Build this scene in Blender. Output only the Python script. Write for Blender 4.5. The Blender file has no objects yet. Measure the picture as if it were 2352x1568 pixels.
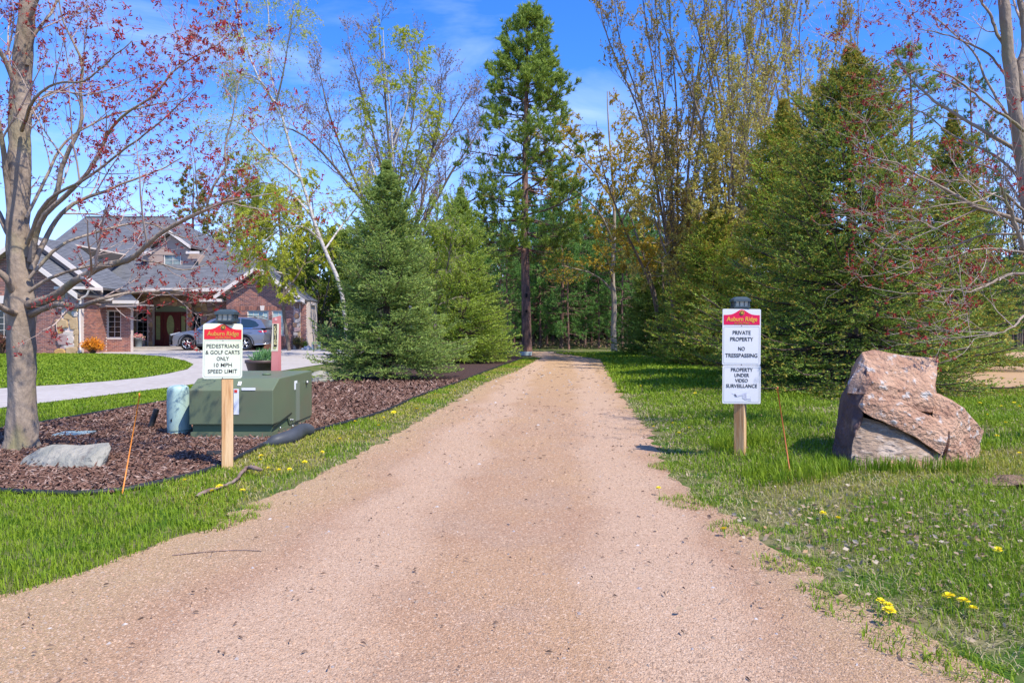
import bpy, math, random
import numpy as np
PI = math.pi
scene = bpy.context.scene
COL = scene.collection
# ------------------------------------------------------------------ camera
CAMH = 1.16
F = 1570.0           # focal length in units of a 2352 wide picture
CX, HY = 1176.0, 755.0
cd = bpy.data.cameras.new('camera'); cam = bpy.data.objects.new('camera', cd); COL.objects.link(cam)
cam.location = (0, 0, CAMH); cam.rotation_euler = (PI/2, 0, 0)
cd.sensor_width = 36; cd.lens = 36*F/2352; cd.shift_y = -(784-HY)/2352
cd.clip_start = .05; cd.clip_end = 2000
scene.camera = cam
# ------------------------------------------------------------------ world, sun
SUN = np.array([.55, -.5, 1.06]); SUN /= np.linalg.norm(SUN)
elev = math.asin(SUN[2]); az = math.atan2(SUN[0], SUN[1])
w = bpy.data.worlds.new('World'); scene.world = w; w.use_nodes = True
nt = w.node_tree; nt.nodes.clear(); L = nt.links
def N(t, **k):
    n = nt.nodes.new(t)
    for a, b in k.items(): setattr(n, a, b)
    return n
out = N('ShaderNodeOutputWorld'); bg = N('ShaderNodeBackground'); sky = N('ShaderNodeTexSky')
sky.sky_type = 'NISHITA'; sky.sun_disc = False; sky.sun_elevation = elev; sky.sun_rotation = az
sky.air_density = 1.0; sky.dust_density = 0.3; sky.ozone_density = 3.0
hs = N('ShaderNodeHueSaturation'); hs.inputs['Saturation'].default_value = 1.25; hs.inputs['Value'].default_value = 1.0
L.new(sky.outputs[0], hs.inputs['Color'])
mul = N('ShaderNodeMix', data_type='RGBA', blend_type='MULTIPLY'); mul.inputs[0].default_value = 1
L.new(hs.outputs[0], mul.inputs[6]); mul.inputs[7].default_value = (.64, .93, 1.46, 1)
tc = N('ShaderNodeTexCoord'); mp = N('ShaderNodeMapping'); mp.inputs['Scale'].default_value = (1.6, 1.6, 6.5)
mp.inputs['Rotation'].default_value = (.12, .22, 0); mp.inputs['Location'].default_value = (.35, .2, .1)
L.new(tc.outputs['Generated'], mp.inputs[0])
no = N('ShaderNodeTexNoise'); no.inputs['Scale'].default_value = 1.5; no.inputs['Detail'].default_value = 7; no.inputs['Roughness'].default_value = .58
no.inputs['Distortion'].default_value = .5
L.new(mp.outputs[0], no.inputs['Vector'])
sp = N('ShaderNodeSeparateXYZ'); L.new(tc.outputs['Generated'], sp.inputs[0])
def mr(src, a, b, c, d):
    m = N('ShaderNodeMapRange'); m.inputs[1].default_value = a; m.inputs[2].default_value = b
    m.inputs[3].default_value = c; m.inputs[4].default_value = d; L.new(src, m.inputs[0]); return m.outputs[0]
def ma(op, a, b):
    m = N('ShaderNodeMath', operation=op); m.use_clamp = True
    for i, v in enumerate((a, b)):
        if isinstance(v, (int, float)): m.inputs[i].default_value = v
        else: L.new(v, m.inputs[i])
    return m.outputs[0]
low = mr(sp.outputs[2], .02, .36, 1, 0)                 # clouds thicken towards the horizon
cl = mr(no.outputs[0], .49, .80, 0, 1)
band = ma('MULTIPLY', cl, mr(sp.outputs[2], .08, .42, 1.0, .32))
hz = ma('MULTIPLY', ma('POWER', low, 1.7), .68)
fac = ma('MAXIMUM', band, hz)
mx = N('ShaderNodeMix', data_type='RGBA'); L.new(fac, mx.inputs[0]); L.new(mul.outputs[2], mx.inputs[6]); mx.inputs[7].default_value = (5.6, 6.6, 9.2, 1)
L.new(mx.outputs[2], bg.inputs[0]); bg.inputs[1].default_value = .15; L.new(bg.outputs[0], out.inputs[0])
sd = bpy.data.lights.new('sun', 'SUN'); so = bpy.data.objects.new('sun', sd); COL.objects.link(so)
sd.energy = 4.9; sd.angle = math.radians(.55); sd.color = (1, .93, .81)
from mathutils import Vector, Matrix
so.rotation_euler = Vector(SUN).to_track_quat('Z', 'Y').to_euler()
vs = scene.view_settings; vs.view_transform = 'Standard'; vs.look = 'None'; vs.gamma = 1; vs.use_curve_mapping = False; vs.exposure = 0.5
scene.cycles.max_bounces = 6; scene.cycles.transparent_max_bounces = 8
# ------------------------------------------------------------------ materials
MATS = {}
def M(name, c1, c2=None, scale=6., rough=.8, bump=0., bscale=None, metallic=0., isl=None, isl_amt=.5, stretch=None,
      spec=.3, trans=0., c3=None, s3=2., detail=5., coat=0., thr=(.35, .65), thr3=(.5, .62), alpha=None, ygrad=None, tracks=None, speck=None, normal_dist=.02):
    if name in MATS: return MATS[name]
    m = bpy.data.materials.new(name); m.use_nodes = True; t = m.node_tree; t.nodes.clear(); K = t.links
    def n(ty, **k):
        x = t.nodes.new(ty)
        for a, b in k.items(): setattr(x, a, b)
        return x
    o = n('ShaderNodeOutputMaterial'); b = n('ShaderNodeBsdfPrincipled')
    c1 = (*c1, 1); b.inputs['Base Color'].default_value = c1
    b.inputs['Roughness'].default_value = rough; b.inputs['Metallic'].default_value = metallic
    b.inputs['Specular IOR Level'].default_value = spec; b.inputs['Coat Weight'].default_value = coat
    co = n('ShaderNodeTexCoord'); v = co.outputs['Object']
    if stretch:
        mpp = n('ShaderNodeMapping'); mpp.inputs['Scale'].default_value = stretch; K.new(v, mpp.inputs[0]); v = mpp.outputs[0]
    def noise(s, d=detail):
        x = n('ShaderNodeTexNoise'); x.inputs['Scale'].default_value = s; x.inputs['Detail'].default_value = d; K.new(v, x.inputs['Vector']); return x.outputs[0]
    def rng(src, a, bb, c=0., d=1.):
        x = n('ShaderNodeMapRange'); x.inputs[1].default_value = a; x.inputs[2].default_value = bb; x.inputs[3].default_value = c; x.inputs[4].default_value = d
        K.new(src, x.inputs[0]); return x.outputs[0]
    def mix(f, A, B, mode='MIX'):
        x = n('ShaderNodeMix', data_type='RGBA', blend_type=mode)
        if isinstance(f, float): x.inputs[0].default_value = f
        else: K.new(f, x.inputs[0])
        for i, q in ((6, A), (7, B)):
            if isinstance(q, tuple): x.inputs[i].default_value = q if len(q) == 4 else (*q, 1)
            else: K.new(q, x.inputs[i])
        return x.outputs[2]
    col = c1
    if c2: col = mix(rng(noise(scale), *thr), c1, c2)
    if c3: col = mix(rng(noise(s3, 6.), *thr3), col, c3)
    if ygrad:
        sx_ = n('ShaderNodeSeparateXYZ'); K.new(co.outputs['Object'], sx_.inputs[0]); nn_ = n('ShaderNodeMath', operation='MULTIPLY_ADD'); K.new(noise(.5), nn_.inputs[0]); nn_.inputs[1].default_value = 5.; K.new(sx_.outputs[1], nn_.inputs[2])
        col = mix(rng(nn_.outputs[0], ygrad[0]+2.5, ygrad[1]+2.5), col, ygrad[2])
    if tracks:
        sx2 = n('ShaderNodeSeparateXYZ'); K.new(co.outputs['Object'], sx2.inputs[0])
        def mt(op, p, q, cl_=False):
            x = n('ShaderNodeMath', operation=op); x.use_clamp = cl_
            for ii, vv in enumerate((p, q)):
                if isinstance(vv, (int, float)): x.inputs[ii].default_value = vv
                elif vv is not None: K.new(vv, x.inputs[ii])
            return x.outputs[0]
        uu = mt('SUBTRACT', sx2.outputs[0], mt('MULTIPLY', mt('SUBTRACT', sx2.outputs[1], 4.), .083))
        uu = mt('ADD', uu, mt('MULTIPLY', mt('SUBTRACT', noise(.9, 3.), .5), .9))
        tr_ = mt('MULTIPLY', rng(mt('COSINE', mt('MULTIPLY', uu, 4.19), None), .1, -.8), rng(mt('ABSOLUTE', uu, None), 1.25, 1.05))
        col = mix(mt('MULTIPLY', tr_, .75), col, tracks[0])
        ed = mt('MULTIPLY', rng(mt('ABSOLUTE', uu, None), 1.1, 1.6), .6); col = mix(ed, col, tracks[1])
    if speck:
        col = mix(rng(noise(speck[0], 2.), .54, .66, 0., .75), col, speck[1]); col = mix(rng(noise(speck[0]*.73, 2.), .57, .68, 0., .7), col, speck[2])
        col = mix(rng(noise(speck[0]*.35, 3.), .6, .7, 0., .45), col, speck[1])
    if isl:
        g = n('ShaderNodeNewGeometry'); oi = n('ShaderNodeObjectInfo')
        ad = n('ShaderNodeMath', operation='ADD'); K.new(g.outputs['Random Per Island'], ad.inputs[0]); K.new(oi.outputs['Random'], ad.inputs[1])
        fr = n('ShaderNodeMath', operation='FRACT'); K.new(ad.outputs[0], fr.inputs[0])
        cr = n('ShaderNodeValToRGB'); cr.color_ramp.interpolation = 'LINEAR'
        els = cr.color_ramp.elements
        for i, c in enumerate(isl):
            p = i/(len(isl)-1) if len(isl) > 1 else 0
            e = els[i] if i < 2 else els.new(p)
            e.position = p; e.color = (*c, 1)
        # keep the order right
        K.new(fr.outputs[0], cr.inputs[0]); col = mix(float(isl_amt), col, cr.outputs[0])
    if not isinstance(col, tuple): K.new(col, b.inputs['Base Color'])
    if bump:
        bp = n('ShaderNodeBump'); bp.inputs['Strength'].default_value = bump; bp.inputs['Distance'].default_value = normal_dist
        K.new(noise(bscale or scale*3, 6.), bp.inputs['Height']); K.new(bp.outputs[0], b.inputs['Normal'])
    sh = b.outputs[0]
    if trans:
        tr = n('ShaderNodeBsdfTranslucent')
        if isinstance(col, tuple): tr.inputs[0].default_value = col
        else: K.new(col, tr.inputs[0])
        ms = n('ShaderNodeMixShader'); ms.inputs[0].default_value = trans; K.new(sh, ms.inputs[1]); K.new(tr.outputs[0], ms.inputs[2]); sh = ms.outputs[0]
    K.new(sh, o.inputs[0]); MATS[name] = m
    return m
# ------------------------------------------------------------------ helpers
def G(px, py, z=0.):
    """picture point on the ground -> world (2352 wide picture)"""
    Y = F*(CAMH-z)/(py-HY); return ((px-CX)*Y/F, Y)
def W(px, py, Y): return np.array([(px-CX)*Y/F, Y, CAMH+(HY-py)*Y/F])
def WX(px, Y): return (px-CX)*Y/F
def WZ(py, Y): return CAMH+(HY-py)*Y/F
PATH_R = [(2343,1567),(2200,1500),(2100,1450),(1990,1390),(1880,1330),(1800,1270),(1700,1200),(1600,1140),(1530,1080),(1500,1000),(1440,930),(1400,860),(1382,826),(1372,815),(1300,808),(1200,806),(1195,812)]
PATH_L = [(1240,822),(1190,850),(1110,880),(1030,930),(900,1000),(760,1080),(640,1130),(540,1180),(470,1215),(330,1262),(200,1312),(0,1372)]
RW = np.array([G(*p) for p in PATH_R[:13]])
def xr(y):
    y = np.asarray(y, float); return np.interp(y, RW[:, 1], RW[:, 0])
def hgt(x, y):
    x = np.asarray(x, float); y = np.asarray(y, float)
    t = np.clip((x-xr(y)-.15)/1.2, 0, 1)*np.clip((36-y)/8, 0, 1)*np.clip((y-1.0)/1.5, 0, 1)
    return .10*t*t*(3-2*t)
def obj(name, me, parent=None):
    o = bpy.data.objects.new(name, me); COL.objects.link(o)
    if parent: o.parent = parent
    return o
def thing(name, label, cat, loc=(0, 0, 0), group=None):
    o = obj(name, None); o.location = loc; o['label'] = label; o['category'] = cat
    if group: o['group'] = group
    return o
def tag(o, label, cat, group=None):
    o['label'] = label; o['category'] = cat
    if group: o['group'] = group
    return o
class MB:
    def __init__(s): s.v = []; s.f = []; s.n = 0
    def add(s, v, f, mi=0, smooth=False):
        v = np.asarray(v, float).reshape(-1, 3); f = np.asarray(f, int)
        s.v.append(v); s.f.append((f+s.n, mi, smooth)); s.n += len(v); return s
    def box(s, c, d, mi=0, rz=0., R=None, taper=1.):
        x, y, z = np.array(d)/2.
        v = np.array([(a*x, b*y, e*z) for e in (-1, 1) for (a, b) in ((-1, -1), (1, -1), (1, 1), (-1, 1))], float)
        v[4:, :2] *= taper
        if R is None: R = rotz(rz)
        v = v@np.asarray(R).T+np.array(c)
        s.add(v, [(0, 3, 2, 1), (4, 5, 6, 7), (0, 1, 5, 4), (1, 2, 6, 5), (2, 3, 7, 6), (3, 0, 4, 7)], mi); return s
    def b2(s, x0, x1, y0, y1, z0, z1, mi=0):
        return s.box(((x0+x1)/2, (y0+y1)/2, (z0+z1)/2), (abs(x1-x0), abs(y1-y0), abs(z1-z0)), mi)
    def prism(s, pts, d, mi=0, smooth=False):
        """polygon (list of 3D pts) extruded by vector d"""
        p = np.array(pts, float); n = len(p); v = np.vstack([p, p+np.array(d, float)])
        s.v.append(v); base = s.n; s.n += 2*n
        s.f.append(([list(range(base, base+n))[::-1], list(range(base+n, base+2*n))], mi, smooth))
        q = [(base+i, base+(i+1) % n, base+n+(i+1) % n, base+n+i) for i in range(n)]
        s.f.append((np.array(q), mi, smooth)); return s
    def poly(s, pts, mi=0):
        p = np.array(pts, float); s.v.append(p); s.f.append(([list(range(s.n, s.n+len(p)))], mi, False)); s.n += len(p); return s
    def lathe(s, prof, c=(0, 0, 0), n=16, mi=0, smooth=True, R=None, cap=True):
        a = np.linspace(0, 2*PI, n, endpoint=False); P = np.array(prof, float); k = len(P)
        v = np.stack([P[:, 0, None]*np.cos(a), P[:, 0, None]*np.sin(a), np.repeat(P[:, 1, None], n, 1)], 2).reshape(-1, 3)
        if R is not None: v = v@np.asarray(R).T
        v = v+np.array(c); i = np.arange(k-1)[:, None]*n; j = np.arange(n)[None]; j2 = (j+1) % n
        q = np.stack([i+j, i+j2, i+n+j2, i+n+j], 2).reshape(-1, 4)
        b0 = s.n; s.add(v, q, mi, smooth)
        if cap: s.f.append(([list(range(b0, b0+n))[::-1], list(range(b0+(k-1)*n, b0+k*n))], mi, False))
        return s
    def tubes(s, P, R, n=6, mi=0, smooth=True):
        v, q = tubes(P, R, n); return s.add(v, q, mi, smooth)
    def cyl(s, a, b, r, r2=None, n=10, mi=0):
        v, q = tubes(np.array([[a, b]], float), np.array([[r, r if r2 is None else r2]]), n); base = s.n
        s.add(v, q, mi, True); s.f.append(([list(range(base, base+n)), list(range(base+n, base+2*n))[::-1]], mi, False)); return s
    def build(s, name, mats, parent=None, org=(0, 0, 0), kind=None):
        me = bpy.data.meshes.new(name)
        V = np.vstack(s.v)-np.array(org, float)
        me.vertices.add(len(V)); me.vertices.foreach_set('co', V.astype(np.float32).ravel())
        li, ls, mi, sm = [], [], [], []
        for f, m_, sf in s.f:
            if isinstance(f, list):
                for g in f: li.append(np.array(g)); ls.append(np.array([len(g)])); mi.append(np.array([m_])); sm.append(np.array([sf]))
            else:
                li.append(f.ravel()); ls.append(np.full(len(f), f.shape[1])); mi.append(np.full(len(f), m_)); sm.append(np.full(len(f), sf))
        li = np.concatenate(li); ls = np.concatenate(ls); mi = np.concatenate(mi); sm = np.concatenate(sm)
        me.loops.add(len(li)); me.loops.foreach_set('vertex_index', li.astype(np.int32))
        me.polygons.add(len(ls)); st = np.concatenate([[0], np.cumsum(ls)[:-1]])
        me.polygons.foreach_set('loop_start', st.astype(np.int32)); me.polygons.foreach_set('material_index', mi.astype(np.int32))
        me.polygons.foreach_set('use_smooth', sm.astype(bool))
        for m_ in (mats if isinstance(mats, (list, tuple)) else [mats]): me.materials.append(m_)
        me.update(calc_edges=True); me.validate()
        o = obj(name, me, parent)
        if kind: o['kind'] = kind
        return o
def rotz(a): c, s = math.cos(a), math.sin(a); return np.array([[c, -s, 0], [s, c, 0], [0, 0, 1.]])
def rotx(a): c, s = math.cos(a), math.sin(a); return np.array([[1., 0, 0], [0, c, -s], [0, s, c]])
def roty(a): c, s = math.cos(a), math.sin(a); return np.array([[c, 0, s], [0, 1., 0], [-s, 0, c]])
def nrm(v): return v/np.maximum(np.linalg.norm(v, axis=-1, keepdims=True), 1e-9)
def tubes(P, R, n=6):
    P = np.asarray(P, float); R = np.asarray(R, float); Nn, K, _ = P.shape
    T = nrm(np.gradient(P, axis=1)); d = nrm(P[:, -1]-P[:, 0])
    ref = np.where(np.abs(d[:, 2:3]) > .75, np.array([[1., 0.13, 0]]), np.array([[0.05, 0, 1.]]))[:, None]
    u = nrm(np.cross(T, ref)); v = np.cross(T, u); a = np.linspace(0, 2*PI, n, endpoint=False)
    V = P[:, :, None]+R[:, :, None, None]*(np.cos(a)[None, None, :, None]*u[:, :, None]+np.sin(a)[None, None, :, None]*v[:, :, None])
    i = np.arange(Nn)[:, None, None]*K*n; k = np.arange(K-1)[None, :, None]*n; j = np.arange(n)[None, None]; j2 = (j+1) % n
    q = np.stack([i+k+j, i+k+j2, i+k+n+j2, i+k+n+j], 3).reshape(-1, 4)
    return V.reshape(-1, 3), q
def smooth_line(pts, rad, K=24):
    p = np.array(pts, float); t = np.concatenate([[0], np.cumsum(np.linalg.norm(np.diff(p, axis=0), axis=1))]); t /= t[-1]
    q = np.linspace(0, 1, K); n = len(p)
    m = np.gradient(p, t, axis=0) if n > 2 else np.repeat((p[1:]-p[:1]), 2, 0)
    i = np.clip(np.searchsorted(t, q, side='right')-1, 0, n-2); h = (t[i+1]-t[i])[:, None]; s = ((q-t[i])[:, None])/h
    o = (2*s**3-3*s**2+1)*p[i]+(s**3-2*s**2+s)*h*m[i]+(-2*s**3+3*s**2)*p[i+1]+(s**3-s**2)*h*m[i+1]
    return o, np.interp(q, t, rad)
def kids(rg, P, R, m, lr, ang, up=0., K=5, tmin=.2, tmax=1., wob=.15, rr=.6, tip=.25, rmin=.002, bias=None, sink=0.):
    """m children on each polyline; lr = (min,max) length; returns P,R"""
    Nn, K0, _ = P.shape; t = tmin+(tmax-tmin)*((np.arange(m)[None]+rg.random((Nn, m)))/m)
    f = t*(K0-1); i = np.clip(f.astype(int), 0, K0-2); w_ = (f-i)[..., None]; idx = np.arange(Nn)[:, None]
    pos = P[idx, i]*(1-w_)+P[idx, i+1]*w_; T = nrm(P[idx, i+1]-P[idx, i]); r0 = (R[idx, i]*(1-w_[..., 0])+R[idx, i+1]*w_[..., 0])
    pos = pos.reshape(-1, 3); T = T.reshape(-1, 3); r0 = r0.ravel(); n = len(pos)
    rnd = rg.normal(size=(n, 3))
    if bias is not None: rnd = rnd+np.array(bias)
    pr = nrm(rnd-(rnd*T).sum(1, keepdims=True)*T)
    a = np.radians(rg.uniform(ang[0], ang[1], n))[:, None]; D = nrm(np.cos(a)*T+np.sin(a)*pr)
    ln = rg.uniform(lr[0], lr[1], n)*(1.15-.55*t.ravel()); st = (ln/(K-1))[:, None]
    out_ = [pos]; p = pos
    for k in range(K-1):
        D = nrm(D+np.array([0, 0, up])/(K-1)*2+rg.normal(size=(n, 3))*wob); p = p+D*st; out_.append(p)
    PP = np.stack(out_, 1); r1 = np.maximum(np.minimum(r0*rr, r0*.95), rmin)
    RR = r1[:, None]*np.linspace(1, tip, K)[None]; return PP, np.maximum(RR, rmin*.6)
def pts_on(rg, P, n, tmin=.2):
    Nn, K, _ = P.shape; a = rg.integers(0, Nn, n); f = (tmin+(1-tmin)*rg.random(n))*(K-1); i = np.clip(f.astype(int), 0, K-2); w_ = (f-i)[:, None]
    return P[a, i]*(1-w_)+P[a, i+1]*w_, nrm(P[a, i+1]-P[a, i])
def leaves(mb, rg, pos, size, mi=0, aspect=.45, droop=0., axis=None, spread=1., tri=False):
    """diamond leaves (quads) with random turn"""
    n = len(pos); D = rg.normal(size=(n, 3))*spread
    if axis is not None: D = D+axis
    D[:, 2] -= droop; D = nrm(D); S = nrm(np.cross(D, rg.normal(size=(n, 3))))
    s = (np.asarray(size)*rg.uniform(.7, 1.3, n))[:, None]; Nn = np.cross(D, S)
    if tri:
        v = np.stack([pos-S*s*aspect*.62, pos+S*s*aspect*.62, pos+D*s*1.05], 1); mb.add(v.reshape(-1, 3), np.arange(3*n).reshape(-1, 3), mi); return
    v = np.stack([pos, pos+D*s*.5+S*s*aspect*.5+Nn*s*.06, pos+D*s, pos+D*s*.5-S*s*aspect*.5+Nn*s*.06], 1)
    mb.add(v.reshape(-1, 3), np.arange(4*n).reshape(-1, 4), mi)
def needles(mb, rg, A, B, per, ln, wd, mi=0, ahead=.7, up=0.):
    """needle triangles round each segment A->B"""
    n = len(A); T = nrm(B-A); t = rg.random((n, per, 1)); pos = A[:, None]+(B-A)[:, None]*t
    r = rg.normal(size=(n, per, 3)); r[..., 2] += up; r = nrm(r-(r*T[:, None]).sum(2, keepdims=True)*T[:, None])
    D = nrm(T[:, None]*ahead+r*.75); S = nrm(np.cross(D, rg.normal(size=(n, per, 3))))
    l_ = ln*rg.uniform(.7, 1.25, (n, per, 1)); w_ = wd*.5
    v = np.stack([pos-S*w_, pos+S*w_, pos+D*l_], 2).reshape(-1, 3)
    mb.add(v, np.arange(len(v)).reshape(-1, 3), mi)
def copy_tree(o, parent=None):
    c = o.copy(); COL.objects.link(c); c.parent = parent
    for ch in o.children: copy_tree(ch, c)
    return c
def inpoly(x, y, poly):
    p = np.asarray(poly); r = np.zeros(len(x), bool); j = len(p)-1
    for i in range(len(p)):
        a, b = p[i], p[j]; c = ((a[1] > y) != (b[1] > y)) & (x < (b[0]-a[0])*(y-a[1])/((b[1]-a[1]) or 1e-9)+a[0]); r ^= c; j = i
    return r
def rough_edge(pts, amp, step=.12, seed=1, closed=True):
    rg = np.random.default_rng(seed); p = [np.array(q, float) for q in pts]; o = []
    n = len(p)
    for i in range(n if closed else n-1):
        a, b = p[i], p[(i+1) % n]; d = np.linalg.norm(b-a); k = int(min(max(1, d/step), 60)); nn = np.array([-(b-a)[1], (b-a)[0]])/(d+1e-9)
        for j in range(k): o.append(a+(b-a)*j/k+nn*rg.normal()*amp*(1 if d > step else .2))
    if not closed: o.append(p[-1])
    return o
def sheet(name, poly, z, mat, label=None, kind='structure'):
    import mathutils.geometry as mg
    tri = mg.tessellate_polygon([[Vector((p[0], p[1], 0)) for p in poly]])
    b = MB(); V = np.array([(p[0], p[1], z) for p in poly]); T = np.array(tri)
    a = V[T]; nz = np.cross(a[:, 1]-a[:, 0], a[:, 2]-a[:, 0])[:, 2]; T[nz < 0] = T[nz < 0][:, ::-1]
    b.add(V, T); return b.build(name, mat, kind=kind)
def nz2(x, y, s=1., seed=0):
    r = np.random.default_rng(seed); o = 0
    for k in range(7):
        a = r.uniform(0, 2*PI); f = s*r.uniform(.6, 3.2); o = o+np.sin((x*math.cos(a)+y*math.sin(a))*f+r.uniform(0, 6.3))/(1+.25*k)
    return o/3.2
# ------------------------------------------------------------------ ground
rg = np.random.default_rng(7)
m_ground = M('ground_turf', (.09, .12, .025), (.20, .165, .09), scale=1.1, bump=.6, bscale=60, rough=.95, c3=(.045, .10, .012), s3=4, thr3=(.48, .6), spec=.1)
m_gravel = M('gravel', (.41, .245, .155), (.46, .285, .165), scale=.55, tracks=((.56, .385, .265), (.45, .32, .17)), speck=(115, (.20, .125, .085), (.68, .50, .37)), bump=.6, bscale=150, rough=.95, c3=(.42, .27, .18), s3=1.7, spec=.1, normal_dist=.04, thr=(.42, .6), ygrad=(3.5, 20, (.50, .32, .175)))
m_lot = M('sandy_gravel', (.42, .27, .15), (.37, .245, .14), scale=.9, bump=.4, bscale=60, rough=.95, spec=.1)
m_conc = M('concrete', (.40, .36, .33), (.36, .32, .29), scale=.7, bump=.15, bscale=50, rough=.9, c3=(.43, .39, .36), s3=5)
m_mulch = M('mulch', (.075, .042, .038), (.12, .062, .05), scale=20, bump=1., bscale=60, rough=.95, c3=(.03, .018, .016), s3=45, normal_dist=.05)
gx = np.unique(np.concatenate([[-700, -300, -120, -60], np.arange(-34, 34, .5), np.arange(.4, 6, .2), [40, 60, 120, 300, 700]]))
gy = np.unique(np.concatenate([[-60, -20, -6], np.arange(-2, 45, .5), np.arange(2, 12, .25), [60, 90, 150, 400, 1500]]))
X, Y = np.meshgrid(gx, gy); V = np.stack([X, Y, hgt(X, Y)], 2).reshape(-1, 3)
nx = len(gx); i = (np.arange(len(gy)-1)[:, None]*nx+np.arange(nx-1)[None]).ravel()
MB().add(V, np.stack([i, i+1, i+nx+1, i+nx], 1), 0, True).build('ground', m_ground, kind='structure')
pl = [G(*p) for p in PATH_L]; pr_ = [G(*p) for p in PATH_R]
path_poly = rough_edge(pl+[(-5, 2.2), (-14, 1.6), (-14, -6), (14, -6), (14, .3), (4, 1.1)]+pr_, .035, .1, 3)
sheet('gravel_path', path_poly, .004, m_gravel)
near_bed = [(-500, 1100), (-150, 1122), (0, 1132), (130, 1138), (250, 1136), (380, 1110), (480, 1084), (560, 1048), (620, 1020), (730, 990), (850, 958), (960, 912), (1060, 876), (1120, 852), (1200, 823)]
far_bed = [(1190, 812), (1000, 815), (860, 828), (770, 862), (700, 868), (640, 876), (560, 892), (430, 915), (380, 925), (300, 938), (150, 965), (0, 990), (-200, 1015), (-500, 1035)]
bed_poly = rough_edge([G(*p) for p in near_bed+far_bed], .012, .12, 5)
sheet('mulch_bed', bed_poly, .008, m_mulch)
drive = [(-700, 1030), (0, 938), (230, 910), (400, 889), (480, 878), (560, 866), (640, 853), (720, 840), (765, 833), (860, 818), (900, 806), (705, 800), (520, 797), (300, 796), (262, 804), (200, 811.2), (300, 813), (370, 818), (425, 828), (444, 838), (430, 849), (380, 860), (330, 868), (240, 877), (150, 884), (0, 893), (-300, 906), (-700, 925)]
drive_w = [G(*p) for p in drive]
sheet('concrete_driveway', drive_w, .012, m_conc)
lot = [(1560, 812), (3400, 804), (3400, 1010), (2352, 917), (2200, 900), (2000, 872), (1750, 852), (1560, 838)]
sheet('gravel_lot', rough_edge([G(px, py, .1) for px, py in lot], .04, .3, 6), .106, m_lot)
# slab joints of the driveway: recessed lines are thin dark grooves in the real slab
# ------------------------------------------------------------------ bed edging
m_blk = M('black_plastic', (.016, .017, .018), rough=.55, spec=.4)
def edging(pts, r=.022, z=.018):
    P = np.array([(*G(*p), z) for p in pts]); P, R = smooth_line(P, [r]*len(P), 80)
    b = MB().tubes(P[None], R[None], 6); o = b.build('bed_edging', m_blk)
    return o
tag(edging(near_bed[1:]), 'black plastic edging between the mulch bed and the grass along the gravel path', 'garden edging')
tag(edging([(560, 890), (430, 914), (380, 924), (300, 937), (150, 964), (0, 989), (-200, 1014)]), 'black plastic edging between the mulch bed and the lawn by the driveway', 'garden edging')
# ------------------------------------------------------------------ scatter
def scatter(poly, dens, ymin, ymax, seed, bare=0.):
    r = np.random.default_rng(seed); p = np.array(poly); ox, oy = [], []
    y0 = ymin
    while y0 < ymax:
        y1 = min(y0*1.12, ymax); x0 = max(p[:, 0].min(), -.80*y1-.3); x1 = min(p[:, 0].max(), .80*y1+.3)
        if x1 > x0:
            n = int((x1-x0)*(y1-y0)*dens((y0+y1)/2)); x = r.uniform(x0, x1, n); y = r.uniform(y0, y1, n); k = inpoly(x, y, p)
            ox.append(x[k]); oy.append(y[k])
        y0 = y1
    x, y = np.concatenate(ox), np.concatenate(oy)
    if bare:
        k = r.random(len(x)) > np.clip((nz2(x, y, 1.6, seed)-.25)*2.2, 0, 1)*bare; x, y = x[k], y[k]
    return x, y
def blades(mb, x, y, h, wd, seed, mi=0, lean=.8, hf=hgt):
    r = np.random.default_rng(seed); n = len(x); z = hf(x, y)
    b = np.stack([x, y, z], 1); a = r.uniform(0, 2*PI, n); d = np.stack([np.cos(a), np.sin(a), 0*a], 1)
    s = np.stack([-np.sin(a), np.cos(a), 0*a], 1); hh = (h*r.uniform(.45, 1.25, n))[:, None]; ww = (wd*r.uniform(.7, 1.3, n))[:, None]*.5
    le = (lean*r.uniform(.1, 1.3, n))[:, None]; m_ = b+d*hh*le*.35+np.array([0, 0, 1])*hh*.6; t = b+d*hh*le+np.array([0, 0, 1])*hh*(1-.25*le)
    v = np.stack([b-s*ww, b+s*ww, m_+s*ww*.8, m_-s*ww*.8, t], 1).reshape(-1, 3); i = np.arange(n)[:, None]*5
    b0 = mb.n; mb.add(v, i+np.array([[0, 1, 2, 3]]), mi); mb.f.append((i+np.array([[3, 2, 4]])+b0, mi, False))
m_gr = M('grass_blades', (.18, .29, .012), (.25, .35, .02), scale=1.3, c3=(.10, .23, .012), s3=2.6, rough=.6, isl=[(.10, .19, .010), (.20, .31, .014), (.32, .40, .03), (.17, .27, .018)], isl_amt=.6, trans=.35, spec=.25)
m_gy = M('dry_grass_blades', (.26, .32, .02), (.36, .32, .05), scale=1.6, rough=.7, isl=[(.16, .27, .015), (.34, .37, .03), (.42, .33, .10), (.26, .32, .02)], isl_amt=.6, trans=.3, spec=.2)
lawn_near = [G(*p) for p in [(-800, 1105), (-150, 1124), (0, 1134), (130, 1140), (250, 1138), (380, 1113), (455, 1094), (520, 1110), (560, 1140), (530, 1178), (480, 1210), (440, 1222), (330, 1268), (200, 1318), (0, 1378), (-300, 1480), (-800, 1600)]]
verge = [G(*p) for p in [(360, 1118), (480, 1086), (560, 1050), (620, 1022), (730, 992), (850, 960), (960, 914), (1060, 878), (1120, 854), (1200, 825), (1245, 821), (1190, 852), (1110, 882), (1030, 932), (900, 1002), (760, 1082), (640, 1134), (545, 1180), (470, 1218)]]
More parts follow.
